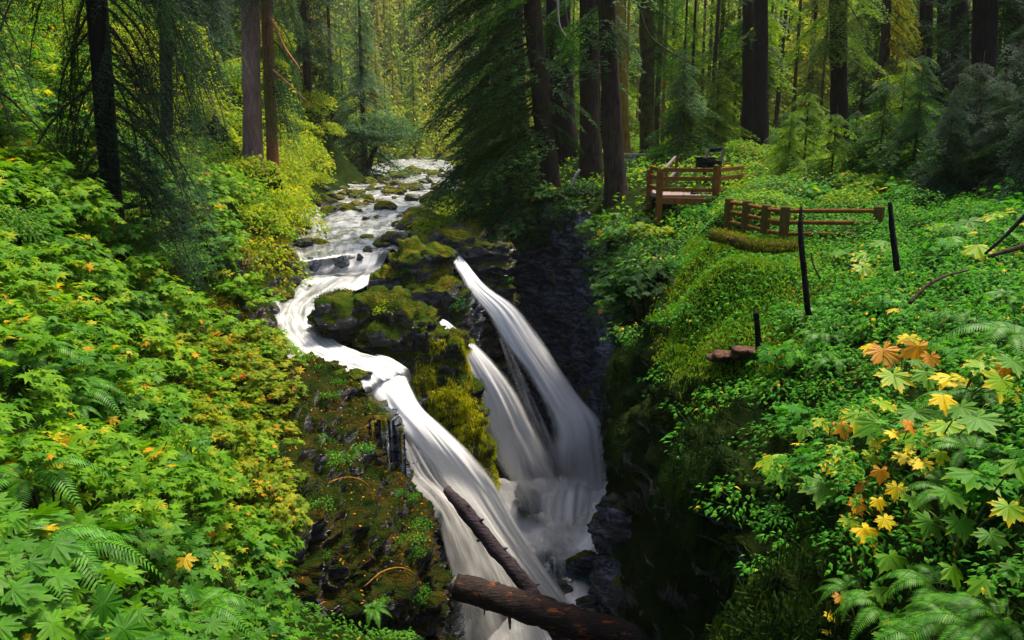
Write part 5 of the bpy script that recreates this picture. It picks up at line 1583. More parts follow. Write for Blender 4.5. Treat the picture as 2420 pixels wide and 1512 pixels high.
def moss_on(rock, n, length, mat, up=-.1, seed=0, thr=-.15, label=None, gravity=.5):
    V, NN = o_pts[rock.name]
    g = fbm((V + np.array(rock.location)) * .9, 3, 160 + seed)
    w = (NN[:, 2] > up) * (g > thr) * np.clip(NN[:, 2] - up + .15, 0, 1)
    link("moss", hair_mesh("moss", V, NN, n, length, mat, w, gravity=gravity), rock)
MOSS_GOLD = leaf_mat("moss_gold", [(0.0, (0.03, 0.06, 0.003)), (0.5, (0.16, 0.18, 0.004)), (1.0, (0.46, 0.36, 0.006))], 0.35, 0.8, 0.1)
MOSS_VIVID = leaf_mat("moss_vivid", [(0.0, (0.05, 0.10, 0.003)), (0.5, (0.30, 0.36, 0.004)), (1.0, (0.66, 0.54, 0.006))], 0.3, 0.8, 0.05)
MOSS_DEEP = leaf_mat("moss_deep", [(0.0, (0.005, 0.018, 0.002)), (0.6, (0.013, 0.036, 0.003)), (1.0, (0.04, 0.065, 0.004))], 0.35, 0.8, 0.1)
moss_on(OUT_A, 14000, .08, MOSS_DEEP, -.1, 1, .05)
V_, N_ = o_pts[OUT_A.name]
Pw = V_ + np.array(OUT_A.location)
X_, Y_, f_ = project(Pw)
w_ = ((X_ > 960) & (Y_ > 800) & (N_[:, 0] > -.2) & (N_[:, 1] < .3)) * np.clip(fbm(Pw * np.array([2.2, 2.2, .5]), 3, 166) + .25, 0, 1)
g_ = hair_mesh("moss", V_, N_ * .35 + np.array([0, 0, -.5]), 60000, .075, MOSS_VIVID, w_, .09, .8, (.1, 1.0)); link("moss", g_, OUT_A)["label"] = "golden moss curtain"
moss_on(OUT_B, 9000, .08, MOSS_DEEP, -.1, 2, .0)
moss_on(SHELF, 5000, .08, MOSS_DEEP, -.1, 3, .2)
moss_on(HUMMOCK, 7000, .08, MOSS_GOLD, .0, 4, -.1)
moss_on(BANK_ROCK, 5000, .07, MOSS_GOLD, .0, 5, .0)
# right wall: shaggy moss over the bulging lip, thinner moss down the wall, its shade put into a darker colour
rwn = grid_normals(RW_P)
if rwn[150, 40, 0] > 0: rwn = -rwn
RV_, RN_ = RW_P.reshape(-1, 3), rwn.reshape(-1, 3)
X, Y, f = project(RV_)
depth_in = np.tile(np.linspace(0, 1, RW_P.shape[1]), RW_P.shape[0])
wlip = np.exp(-((RV_[:, 1] - 13.4) / 2.2) ** 2) * np.clip(1.2 - depth_in / .20, 0, 1) * (RV_[:, 1] > 9.5) * (RV_[:, 1] < 16.5)
tag(link("moss_mat", hair_mesh("moss_mat", RV_, RN_, 30000, .13, MOSS_HAIR, wlip, .07, .7)), "shaggy bright green moss mat hanging over the bulging lip of the right wall", "moss", kind="stuff")
gg = fbm(RV_ * .55, 3, 170)
wlow = (depth_in > .15) * (RV_[:, 1] > 2) * (RV_[:, 1] < 26) * (gg > -.1) * (gg + .3)
tag(link("hanging_moss", hair_mesh("hanging_moss", RV_, RN_, 60000, .16, MOSS_DEEP, wlow, .05, 1.2, (0, .7))), "hanging moss on the right gorge wall, shade put into its dark colour", "moss", kind="stuff")
# the same moss spreads over the bank above the lip
k = 160000
qy = RNG.uniform(10.5, 21, k); qx = RNG.uniform(2.4, 8.5, k); qz = H(qx, qy)
QX, QY, qf = project(np.stack([qx, qy, qz], -1))
m = (QX > 1545) & (QX < 1900 + RNG.normal(0, 60, k)) & (QY > 560) & (QY < 900) & ~in_gorge(qx, qy)
qv = np.stack([qx, qy, qz], -1)[m]; qn = np.tile([[-.25, -.2, .95]], (len(qv), 1))
tag(link("moss_mat", hair_mesh("moss_mat", qv, qn, 55000, .11, MOSS_HAIR, None, .07, .45)), "bright green moss and fine grass over the bank above the gorge lip", "moss", kind="stuff")
sn2 = grid_normals(SLOPE_P)
if sn2[..., 1].mean() > 0: sn2 = -sn2
SV, SN = SLOPE_P.reshape(-1, 3), sn2.reshape(-1, 3)
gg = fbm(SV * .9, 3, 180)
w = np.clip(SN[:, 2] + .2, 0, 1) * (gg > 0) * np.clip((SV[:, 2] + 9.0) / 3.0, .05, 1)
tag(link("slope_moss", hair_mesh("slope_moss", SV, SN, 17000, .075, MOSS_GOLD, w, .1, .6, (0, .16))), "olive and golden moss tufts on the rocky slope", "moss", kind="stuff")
# fallen leaves on the slope
idx = RNG.choice(len(SV), 600, p=np.clip(SN[:, 2] + .1, .02, 1) / np.clip(SN[:, 2] + .1, .02, 1).sum())
pp = SV[idx] + SN[idx] * .03
me = leaf_cloud_mesh("fallen_leaves", OVAL, pp, RNG.uniform(0, 6.3, 600), RNG.normal(.3, .4, 600), RNG.normal(0, .4, 600), RNG.uniform(.04, .08, 600), RNG.uniform(0, 1, 600), CLUB_ORANGE)
tag(link("fallen_leaves", me), "orange and rust fallen leaves and needles on the rocky slope", "fallen leaves", kind="stuff")

# ------------------------------------------------------------------ rays to the ground
def hit(x, y, lift=0.0, d0=1.5, d1=60):
    d = np.geomspace(d0, d1, 900)
    p = W(np.full(900, x), np.full(900, y), d)
    ok = p[:, 2] < H(p[:, 0], p[:, 1]) + lift
    return p[np.argmax(ok)] if ok.any() else p[-1]

# small plants growing on the rocks
for x, y, d, s, lab, m in [(915, 735, 21.0, 1.35, "bright green plant clump on top of the golden moss outcrop", LEAF_BUSH), (950, 762, 21.0, 1.0, "smaller bright green clump just right of the larger one on the outcrop", LEAF_BUSH),
                        (1080, 722, 24.2, 1.2, "green plant tuft on the flank of the outcrop beside the farthest fall", LEAF_HERB), (1085, 690, 24.6, .8, "upper green tuft near the chute of the farthest fall", LEAF_HERB),
                        (962, 640, 24.9, .8, "green patch of leaves on the front of the upper outcrop", LEAF_HERB), (1190, 660, 29.2, 1.0, "green tuft on the mossy column of the bedrock shelf", LEAF_HERB),
                        (860, 1062, 15.7, .85, "rounded green tuft on the edge of the rocky slope, upper", LEAF_HERB), (975, 1275, 14.9, .85, "rounded green tuft on the edge of the rocky slope, lower", LEAF_HERB),
                        (745, 1195, 13.6, .9, "leafy green sprig in the middle of the rocky slope", LEAF_HERB), (790, 1085, 15.2, .9, "leafy green sprig high on the rocky slope", LEAF_HERB),
                        (1410, 740, 26, 1.2, "yellowish tuft on the dark back wall of the gorge", LEAF_GREEN), (1400, 660, 28, 1.4, "dark green tuft high on the back wall", LEAF_DARK)]:
    small_herb.put(tuple(W(x, y, d) - np.array([0, 0, .12])), s, RNG.uniform(0, 6), lab, None, mat=m)
for i in range(34):
    j = RNG.choice(len(SV), p=np.clip(SN[:, 2] + .15, .02, 1) / np.clip(SN[:, 2] + .15, .02, 1).sum())
    small_herb.put(tuple(SV[j] - np.array([0, 0, .03])), RNG.uniform(.35, .75), RNG.uniform(0, 6), "small green sprig rooted in the moss of the rocky slope", "sprigs on the rocky slope", mat=LEAF_HERB)
# overgrown far rim of the gorge
for i in range(58):
    t = RNG.uniform(.58, .97)
    q = catmull(RIM_R, 200)[int(t * 199)]
    nrm = np.array([-1, -.35]) if q[1] < 29 else np.array([-.3, -1])
    off = RNG.uniform(-.7, .45); dz = -max(0, off) * 2.2 * RNG.random() - RNG.uniform(0, 1.3) * (off > 0)
    p = (q[0] + nrm[0] * off, q[1] + nrm[1] * off, float(H(q[0] + .8, q[1] + .3)) + dz - .1)
    if RNG.random() < .6:
        near_maple.put(p, RNG.uniform(.7, 1.4), RNG.uniform(0, 6), "dark green shrub hanging over the far right rim of the gorge", "shrubs along the far gorge rim", mat=LEAF_DARK if RNG.random() < .85 else LEAF_GREEN)
    else:
        small_herb.put(p, RNG.uniform(1.2, 2.4), RNG.uniform(0, 6), "leafy green tuft on the far right rim of the gorge", "tufts along the far gorge rim", mat=LEAF_DARK if RNG.random() < .5 else LEAF_GREEN)
near_maple.put(tuple(W(1535, 568, 23.5)), 1.0, 1.0, "small maple with yellow leaves on the shaded gorge rim below the platform", None, mat=LEAF_GOLD)
near_maple.put(tuple(W(1480, 560, 23.8)), .9, 2.0, "green maple just left of the small yellow maple on the gorge rim", None, mat=LEAF_GREEN)

# ------------------------------------------------------------------ ferns
def fern_mesh(fronds, L_, seed, spread=(0, 6.283), arch=(.5, 1.0)):
    g = np.random.default_rng(seed)
    mb = MB(); st = MB()
    for i in range(fronds):
        az = spread[0] + (spread[1] - spread[0]) * (i + g.random() * .5) / fronds
        ln = L_ * g.uniform(.75, 1.1); a = g.uniform(*arch)
        t = np.linspace(0, 1, 34)
        r = ln * (t * .92); z = ln * (a * t - (a + .25) * t ** 2.2)
        ax = np.stack([np.cos(az) * r, np.sin(az) * r, z], -1)
        V, F = tube(ax, np.linspace(.006, .0015, 34) * L_, 4, cap=False); st.add(V, F)
        side = np.array([-math.sin(az), math.cos(az), 0])
        tan = np.gradient(ax, axis=0); tan /= np.linalg.norm(tan, axis=1, keepdims=True)
        for s in (-1, 1):
            for k in range(4, 34):
                w = ln * .19 * math.sin(math.pi * min(1, (t[k] * .86 + .12)) ** .8) * g.uniform(.9, 1.08)
                d = side * s * .93 + tan[k] * .36 + np.array([0, 0, -.16])
                up = np.cross(tan[k], side) * s
                b = ax[k]; wd = ln * .0135
                tipp = b + d * w - np.array([0, 0, w * .12])
                md = b + d * w * .45
                mb.add(np.array([b - tan[k] * wd * .6, md - tan[k] * wd, tipp, md + tan[k] * wd, b + tan[k] * wd * .6]), [np.array([[0, 1, 3, 4]]), np.array([[1, 2, 3]])], tint=g.uniform(0, 1), edge=.5)
    return mb.mesh("fronds", [FERN], smooth=False), st.mesh("stalks", [STEM])
FERN_V = [fern_mesh(9, 1.0, 500 + i) for i in range(3)]
def fern(p, s, rz, label, tilt=(0, 0), group=None):
    f, st = FERN_V[int(RNG.integers(3))]
    o = link("sword_fern", None, loc=p); link("fronds", f, o); link("stalks", st, o)
    o.scale = (s,) * 3; o.rotation_euler = (tilt[0], tilt[1], rz); tag(o, label, "fern", group)
    return o
for x, y, s, lab, lift in [(452, 1455, .78, "large bright sword fern at the foot of the left bank", .25), (318, 1510, .6, "smaller sword fern left of the large bright one at the photo's lower edge", .2),
                     (2330, 1490, .52, "bright green fern low at the right bank's lower edge", .2), (2215, 1520, .5, "fern beside the yellowing leaves at the lower right", .2),
                     (2395, 800, .7, "blue-green fern among herbs at the right edge", .2), (2300, 1075, .4, "feathery fern under the big green leaves on the right bank", .15),
                     (300, 935, .5, "shaded fern showing between maples on the left bank", .35), (880, 1440, .5, "dark fern on the rock foot above the jammed log", .0),
                     (1950, 800, .5, "fern in the herbs right of the charred stake", .1), (2260, 760, .55, "fern in the herb carpet below the fallen twig", .1), (1900, 745, .45, "pale fern frond between the charred stake and the tall black pole", .15)]:
    p = hit(x, y, lift) if lift > 0 or x > 1500 else W(x, y, 13.4)
    fern(tuple(p), s, RNG.uniform(0, 6), lab)
for i in range(16):
    x, y = RNG.uniform(1880, 2420), RNG.uniform(600, 1500)
    if x < 1950 and y > 950: continue
    fern(tuple(hit(x, y, .08)), RNG.uniform(.3, .5), RNG.uniform(0, 6), "small fern poking out of the herbs on the right bank", group="small ferns on the right bank")

for i in range(22):
    x, y = RNG.uniform(20, 600), RNG.uniform(480, 1350)
    fern(tuple(hit(x, y, .45)), RNG.uniform(.35, .6), RNG.uniform(0, 6), "sword fern arching up between the maples of the left bank", group="ferns among the left bank maples")

# ------------------------------------------------------------------ big leaved plants
CLUB = [make_mesh("leaf", *(lambda t: (t[0], t[1]))(maple_leaf(7, True, 142, .62, .34)), [CLUB_GREEN]) for _ in range(1)]
def club_leaf_mesh(kind, v):
    key = (kind, v)
    if key not in _club:
        lob, sp_, dp, dr = [(7, 142, .62, .34), (7, 135, .55, .22), (5, 118, .6, .5)][v]
        V, F, e = maple_leaf(lob, True, sp_, dp, dr)
        V = V.copy(); V[:, 2] += vnoise(V * 3 + v, 7 + v) * .05
        _club[key] = make_mesh("leaf", V, F, [{"G": CLUB_GREEN, "L": CLUB_LIME, "Y": CLUB_YELLOW, "O": CLUB_ORANGE}[kind]], attrs={"tint": np.full(len(V), .25 + .25 * v), "edge": e}, smooth=False)
    return _club[key]
_club = {}
bpy.data.meshes.remove(CLUB[0])

def club_plant(label, leaves, lift=.38, name="devils_club", cat="plant"):
    pts = []
    for (x, y, w, kind) in leaves:
        pts.append(hit(x, y, lift * RNG.uniform(.75, 1.2)))
    pts = np.array(pts)
    base = pts.mean(0); base[2] = float(H(base[0], base[1])) - .05
    o = link(name, None, loc=base)
    mb = MB()
    names = {"L": "yellow-edged green leaf", "Y": "yellow leaf", "O": "withered orange leaf"}
    kinds = [l[3] for l in leaves]
    for p, (x, y, w, kind) in zip(pts, leaves):
        d = p[1]
        s = px_size(w, d) / (1.6 if kind in 'OY' else 1.45)
        lf = link("leaf", club_leaf_mesh(kind, int(RNG.integers(3))), o, loc=p - base)
        lf.scale = (s,) * 3
        yaw = -PI / 2 + RNG.normal(0, .55) - (x - CX) / FPX * .4
        pit = RNG.normal(.30, .14) if kind != "O" else RNG.normal(.8, .2)
        lf.rotation_euler = (RNG.normal(0, .2), pit, yaw)
        if kind != "G": lf["label"] = names[kind]
        q = p - base
        V, F = tube(catmull([(0, 0, .05), q * .4 + np.array([0, 0, .1]), q - np.array([0, 0, .02])], 7), [.010, .009, .008, .007, .006, .005, .004], 5)
        mb.add(V, F)
    link("stem", mb.mesh("stem", [STEM]), o)
    tag(o, label, cat)
    return o
club_plant("right bank plant with a cluster of ragged orange leaves above yellow ones", [(2088, 825, 100, "O"), (2169, 818, 95, "O"), (2200, 840, 60, "O"), (2150, 795, 70, "Y"), (2060, 815, 60, "Y"), (2169, 852, 70, "G")])
club_plant("right bank plant with one broad yellow leaf between lime ones", [(2112, 882, 95, "L"), (2250, 888, 125, "Y"), (2190, 880, 80, "G"), (2370, 897, 112, "L"), (2316, 852, 92, "L"), (2334, 822, 80, "G"), (2229, 936, 84, "Y"), (2375, 868, 50, "O"), (2395, 850, 90, "G")])
club_plant("right bank plant with green leaves rimmed yellow and one orange leaf", [(2085, 948, 78, "L"), (2031, 975, 92, "L"), (1989, 1002, 70, "O"), (2076, 996, 124, "G"), (1940, 990, 60, "L"), (2163, 969, 98, "G"), (2045, 985, 50, "Y"), (1900, 1010, 60, "G")])
club_plant("right bank plant with small yellow leaves over dark gaps", [(2073, 1041, 58, "Y"), (2136, 1072, 78, "Y"), (2163, 1020, 104, "L"), (2223, 1068, 56, "L"), (2310, 984, 118, "G"), (2235, 1000, 100, "L"), (2270, 960, 80, "G")])
club_plant("right bank plant over the gorge edge with two withered orange leaves", [(1989, 1058, 76, "L"), (1824, 1078, 95, "L"), (1848, 1107, 102, "G"), (1915, 1085, 80, "G"), (2001, 1098, 100, "L"), (1950, 1143, 124, "G"), (2082, 1110, 62, "O"), (2037, 1140, 64, "O"), (2025, 1185, 70, "O")])
club_plant("right bank plant with deep green leaves left of the corner fern", [(2310, 1116, 150, "G"), (2385, 1194, 95, "L"), (2160, 1175, 90, "G"), (2240, 1160, 110, "G"), (2270, 1230, 90, "G"), (2200, 1230, 90, "G"), (2340, 1260, 90, "G"), (2400, 1090, 100, "G")])
club_plant("low right bank plant with a big half yellow leaf and a wet green one", [(2040, 1249, 96, "Y"), (2102, 1312, 100, "G"), (2150, 1350, 80, "G"), (1986, 1407, 52, "O"), (1962, 1451, 50, "Y"), (1953, 1487, 34, "Y"), (2080, 1390, 70, "G")])
club_plant("low right corner plant with glossy dark green leaves", [(2180, 1420, 90, "G"), (2250, 1340, 90, "G"), (2330, 1370, 100, "G"), (2290, 1440, 90, "G"), (2120, 1470, 80, "G"), (2400, 1340, 90, "G"), (2090, 1500, 80, "G")])
club_plant("broad leaved plant in the herbs right of the tall black pole", [(2050, 600, 80, "L"), (2040, 628, 70, "L"), (1990, 590, 60, "G"), (2090, 570, 70, "G")], .3)
club_plant("broad leaved plant at the right edge above the fallen twigs", [(2230, 530, 70, "L"), (2290, 520, 80, "G"), (2360, 500, 80, "L"), (2310, 580, 80, "L"), (2250, 560, 60, "G"), (2390, 545, 80, "G")], .3)
club_plant("glossy plant with the largest leaves in the lower left corner", [(72, 1277, 150, "G"), (105, 1440, 95, "G"), (30, 1420, 90, "G"), (20, 1210, 110, "G"), (130, 1220, 120, "G"), (60, 1490, 100, "G"), (100, 1340, 60, "O")], .5)
club_plant("glossy plant with wide leaves right of the lower left corner one", [(290, 1243, 140, "G"), (347, 1280, 90, "G"), (422, 1280, 76, "G"), (287, 1318, 90, "G"), (205, 1215, 110, "G"), (400, 1225, 90, "G"), (240, 1175, 90, "G"), (228, 1265, 26, "Y")], .45)
club_plant("glossy plant with star shaped leaves at the bottom left of the photo", [(212, 1443, 124, "G"), (120, 1490, 110, "G"), (250, 1400, 80, "G"), (180, 1395, 80, "G"), (150, 1500, 90, "G"), (65, 1500, 30, "Y")], .45)
club_plant("plant with pale green leaves over the dark foot of the rocky slope", [(516, 1314, 66, "L"), (575, 1310, 52, "G"), (470, 1260, 60, "G"), (600, 1445, 90, "G"), (640, 1420, 70, "G"), (560, 1480, 80, "G")], .3)

# ------------------------------------------------------------------ logs, poles and sticks
LOG_BARK = bark_mat("log_bark", (0.010, 0.008, 0.008), (0.042, 0.029, 0.026), (0.34, 0.10, 0.014), 0.16, 1.3, 5.0, 'x')
WET_LOG = bark_mat("wet_log", (0.008, 0.006, 0.009), (0.075, 0.055, 0.065), None, 0, 1.2, 2.6, 'x')
PALE_WOOD = bark_mat("pale_wood", (0.22, 0.18, 0.17), (0.5, 0.46, 0.45))
GREY_OLD = bark_mat("old_wood", (0.08, 0.065, 0.055), (0.2, 0.17, 0.15))
CHAR = bark_mat("charred", (0.003, 0.003, 0.003), (0.016, 0.014, 0.012))
MOSSY_LOG = bark_mat("mossy_log", (0.02, 0.016, 0.010), (0.05, 0.038, 0.018), (0.08, 0.07, 0.006), .8)

def log_thing(name, label, cat, pts, radii, mat, sides=22, n=60, rough=.1, seed=0, parts=(), amp_s=2.5):
    P = catmull(np.array(pts, float), n)
    r = np.interp(np.linspace(0, 1, n), np.linspace(0, 1, len(radii)), radii)
    base = P[0].copy()
    V, F = tube(P - base, r, sides)
    k = n * sides
    c = np.repeat(P - base, sides, 0)
    V[:k] = c + (V[:k] - c) * (1 + fbm(V[:k] * amp_s / max(r.mean(), .05) * .3, 3, seed)[:, None] * rough)
    me = make_mesh("trunk" if parts else name, V, F, [mat])
    o = link(name, None if parts else me, loc=base)
    if parts: link("trunk", me, o)
    for nm, fn in parts: link(nm, fn(P - base, r), o)
    tag(o, label, cat)
    return o
def stub(at, vec, r, mat):
    def f(P, rad):
        i = int(at * (len(P) - 1))
        v = np.array(vec, float)
        V, F = tube(catmull([P[i], P[i] + v * .5, P[i] + v], 6), np.linspace(r, r * .25, 6), 7)
        return make_mesh("stub", V, F, [mat])
    return ("branch_stub", f)
def end_face(mat):
    def f(P, rad):
        t = P[0] - P[1]; t /= np.linalg.norm(t)
        V, F = tube([P[0] - t * .03, P[0] + t * .06, P[0] + t * .10], [rad[0] * .8, rad[0] * .7, rad[0] * .35], 16)
        V = V + fbm(V * 9, 2, 3)[:, None] * t * .08
        return make_mesh("broken_end", V, F, [mat])
    return ("broken_end", f)
log_thing("jammed_log", "thick dark log with orange bark patches jammed across the gorge in front of the falls", "log",
          [W(1078, 1385, 15.4), W(1200, 1420, 15.1), W(1330, 1463, 14.8), W(1450, 1500, 14.5), W(1560, 1532, 14.2), W(1680, 1570, 13.9)], [.27, .30, .32, .32, .32, .30], LOG_BARK, rough=.12, seed=5, amp_s=8,
          parts=(end_face(GREY_OLD), stub(.22, (.03, -.06, -.62), .07, ORANGE_TWIG), stub(.12, (-.05, -.05, -.45), .05, LOG_BARK)))
log_thing("drowned_log", "wet knotty log slanting down through the nearest fall behind the jammed log", "log",
          [W(1056, 1156, 17.75), W(1092, 1200, 17.35), W(1165, 1290, 16.9), W(1252, 1395, 16.4), W(1330, 1520, 16.0), W(1370, 1600, 15.8)], [.10, .16, .17, .17, .16, .15], WET_LOG, rough=.16, seed=8,
          parts=(stub(.30, (.22, -.05, .12), .09, WET_LOG), stub(.36, (-.2, -.1, -.06), .09, WET_LOG), stub(.44, (.24, -.05, .1), .08, WET_LOG), stub(.22, (.16, -.1, .12), .08, WET_LOG), stub(.61, (.25, 0, .12), .05, WET_LOG)))
log_thing("mossy_log", "fallen log under golden moss at the foot of the log railing", "log", [W(1684, 556, 15.6), W(1740, 570, 15.0), W(1800, 585, 14.4), W(1885, 582, 14.3)], [.10, .12, .11, .08], MOSSY_LOG, rough=.2, seed=3, parts=(("moss", lambda P, r: hair_mesh("moss", *(lambda i, a: (P[i] + np.stack([0 * a, np.cos(a), np.sin(a)], -1) * r[i][:, None], np.stack([0 * a, np.cos(a), np.sin(a)], -1)))(RNG.integers(0, len(P), 6000), RNG.uniform(-.4, 3.6, 6000)), 6000, .055, MOSS_GOLD, None, .12, .6)),))
for pts, r, mat, lab, nm, cat in [
        ([(1893, 488, 9.7), (1892, 545, 9.6), (1900, 640, 9.5), (1911, 745, 9.4)], [.018, .034, .036, .038], CHAR, "tall thin black pole standing in the herbs in front of the railing", "charred_pole", "pole"),
        ([(2103, 478, 10.8), (2109, 545, 10.7), (2121, 640, 10.6)], [.03, .04, .042], CHAR, "black pole right of the tall one, topped level with the railing", "charred_pole", "pole"),
        ([(1787, 738, 11.0), (1790, 780, 11.0), (1793, 832, 11.0)], [.04, .043, .045], CHAR, "short charred stake on the mossy lip of the right wall", "charred_stake", "stake"),
        ([(1917, 596, 9.9), (1922, 625, 9.9), (1938, 658, 9.9)], [.008, .012, .012], TWIG, "thin crooked twig right of the tall black pole", "dead_twig", "twig"),
        ([(2150, 716, 8.2), (2190, 676, 8.3), (2235, 652, 8.4), (2290, 638, 8.6)], [.022, .018, .016, .012], TWIG, "grey-brown bent branch lying in the herbs right of the second pole", "dead_branch", "branch"),
        ([(2440, 490, 7.2), (2385, 548, 7.2), (2328, 600, 7.2)], [.02, .018, .014], CHAR, "dark stick slanting in at the right edge of the photo", "dead_branch", "branch"),
        ([(2440, 575, 7.0), (2390, 590, 7.0), (2335, 606, 7.0)], [.025, .022, .014], TWIG, "mossy stick lying lower at the right edge of the photo", "dead_branch", "branch"),
        ([(692, 1133, 14.1), (740, 1158, 14.4), (790, 1135, 14.8), (830, 1128, 15.0), (868, 1145, 15.2), (886, 1192, 15.2)], [.012, .016, .016, .014, .012, .008], ORANGE_TWIG, "arched orange twig in the middle of the rocky slope", "dead_twig", "twig"),
        ([(672, 1122, 14.0), (700, 1140, 14.2), (728, 1154, 14.4)], [.03, .024, .02], ORANGE_TWIG, "short thick rusty stick left of the arched orange twig", "dead_branch", "branch"),
        ([(862, 1385, 13.0), (905, 1350, 13.4), (950, 1342, 13.8), (985, 1362, 14.2), (1003, 1405, 14.4)], [.008, .014, .014, .012, .007], ORANGE_TWIG, "arched orange twig low on the slope just above the jammed log", "dead_twig", "twig"),
        ([(1370, 400, 31.0), (1358, 420, 31), (1352, 438, 31), (1350, 456, 31)], [.05, .06, .05, .04], PALE_TWIG, "pale bent branch at the foot of the brown trunks", "dead_branch", "branch"),
        ([(1500, -20, 30), (1530, 75, 30), (1580, 120, 30), (1650, 156, 30)], [.045, .035, .025, .012], TWIG, "long bare branch hanging down in front of the slender mossy trunk", "dead_branch", "branch"),
        ([(1318, -20, 31), (1322, 55, 31), (1345, 95, 31)], [.04, .03, .015], PALE_TWIG, "pale bare branch hanging above the big hemlock's boughs", "dead_branch", "branch"),
        ([(640, 40, 37), (672, 110, 36.5), (700, 150, 36), (715, 175, 36)], [.06, .05, .035, .02], BARK_RED, "pale bare bough reaching right from the thin red trunk, upper", "dead_branch", "branch"),
        ([(645, 165, 37), (690, 205, 36.5), (735, 250, 36)], [.04, .03, .015], BARK_RED, "pale bare bough reaching right from the thin red trunk, lower", "dead_branch", "branch")]:
    q = [W(*p) for p in pts]
    log_thing(nm, lab, cat, q, r, mat, sides=8, n=22, rough=.15, seed=len(lab))
# brown shelf of rotten bark beside the stake
blob_rock("bark_ledge", [(1730, 838, 11.4, .28, .2, .06), (1770, 828, 11.2, .25, .2, .06), (1700, 845, 11.6, .2, .16, .05)], bark_mat("rotten_bark", (0.03, 0.016, 0.010), (0.14, 0.065, 0.045)), "reddish ledge of rotten bark at the foot of the charred stake", "bark", .03, 5, .03)

# ------------------------------------------------------------------ railings, platform and sign
WOOD_RED = bark_mat("rail_wood", (0.09, 0.035, 0.008), (0.24, 0.10, 0.022), (0.05, 0.05, 0.010), 0.15, 2)
WOOD_MOSS = bark_mat("post_wood", (0.05, 0.032, 0.010), (0.14, 0.085, 0.022), (0.08, 0.075, 0.010), 0.5, 2)
WOOD_GREY = bark_mat("grey_wood", (0.26, 0.27, 0.30), (0.5, 0.5, 0.52), None, 0, 2)
DECK = bark_mat("deck_wood", (0.16, 0.11, 0.10), (0.36, 0.27, 0.24), None, 0, 2)
BLACK_METAL = bark_mat("black_paint", (0.006, 0.006, 0.007), (0.014, 0.014, 0.015))

def single(name, mb, mat, parent, base):
    me = mb.mesh(name, [mat], smooth=False)
    v = np.empty(len(me.vertices) * 3, np.float32); me.vertices.foreach_get("co", v)
    v = v.reshape(-1, 3) - base; me.vertices.foreach_set("co", np.ascontiguousarray(v, np.float32).ravel()); me.update()
    return link(name, me, parent)

# platform: front-left, front-right, right-back corners of the deck
pA, pB, pC, pD = W(1534, 462, 27.5), W(1558, 462, 25.6), W(1691, 462, 25.2), W(1755, 458, 27.6)
zd = pB[2]
for q in (pA, pB, pC, pD): q[2] = zd
base = pB.copy()
plat = link("viewing_platform", None, loc=base)
tag(plat, "small wooden viewing platform with orange-brown railings over the gorge edge", "platform")
back = pA + (pD - pC) * .9
mb = MB()
mb.box(((pB + pC + pD + pA) / 4) + np.array([0, .6, -.06]), (2.35, 2.6, .12)); single("deck", mb, DECK, plat, base)
mb = MB(); bar(mb, pB + [0, 0, -.16], pC + [0, 0, -.16], .1, .2); single("edge_beam", mb, WOOD_RED, plat, base)
def zt(y, p): return W(0, y, p[1])[2]
for p, yt, yb in ((pA, 400, 512), (pB, 399, 508), (pC, 391, 512), (pD, 409, 470)):
    mb = MB(); bar(mb, [p[0], p[1], zt(yb, p) - .4], [p[0], p[1], zt(yt, p)], .19, .19); single("post", mb, WOOD_RED, plat, base)
for a, b in ((pA, pB), (pB, pC), (pC, pD)):
    for h in (.80, .53, .19):
        mb = MB(); e = (b - a) / np.linalg.norm(b - a) * .1
        bar(mb, a + e + [0, 0, h], b - e + [0, 0, h], .07, .125); single("rail", mb, WOOD_RED, plat, base)
# pale stones lying on the deck behind the rail
for i, (x, y) in enumerate([(1665, 440), (1640, 446), (1680, 444)]):
    q = W(x, y, 26.2); q[2] = zd + .04
    boulder(tuple(q), (.22 - .04 * i, .16, .13), False, ["largest pale stone lying on the platform deck", "flat stone lying on the deck left of the largest one", "small stone lying on the deck right of the largest one"][i])
# steps with slanting handrails behind the platform
s0, s1 = W(1572, 398, 28.5), W(1596, 371, 31.0)
st = link("slanting_handrail", None, loc=s0)
tag(st, "pale slanting handrail of the steps behind the viewing platform", "handrail")
for dx, dz in ((0, 0), (.12, -.42)):
    mb = MB(); bar(mb, s0 + [dx, 0, dz], s1 + [dx, 0, dz], .09, .09); single("rail", mb, GREY_OLD, st, s0)
for q in (s0, s1):
    mb = MB(); bar(mb, q + [0.06, 0, -1.15], q + [.06, 0, .04], .1, .1); single("post", mb, WOOD_RED, st, s0)
# dark slanted sign
b0 = W(1685, 392, 29.0); b0[2] = float(H(b0[0], b0[1])) if False else b0[2]
sg = link("wayside_sign", None, loc=b0)
tag(sg, "black slanted wayside sign frame beside a low dark box behind the platform", "sign")
tl, tr, bl, br = W(1674, 355, 29.2), W(1710, 353, 29.2), W(1667, 378, 28.6), W(1702, 385, 28.6)
for nm, a, b in (("frame_bar", tl, tr), ("frame_bar", bl, br), ("frame_bar", tl, bl), ("frame_bar", tr, br)):
    mb = MB(); bar(mb, a, b, .09, .13); single(nm, mb, BLACK_METAL, sg, b0)
for a in (bl, br):
    mb = MB(); bar(mb, a, a - np.array([0, 0, 1.0]), .1, .1); single("leg", mb, BLACK_METAL, sg, b0)
bx = W(1667, 385, 28.9)
mb = MB(); bar(mb, bx - np.array([.3, 0, 0]), bx + np.array([.3, 0, 0]), .35, .32); bar(mb, bx - np.array([.33, 0, -.18]), bx + np.array([.33, 0, .18]), .4, .05)
o = single("storage_box", mb, BLACK_METAL, None, bx); o.location = bx; tag(o, "low black box left of the wayside sign", "box")
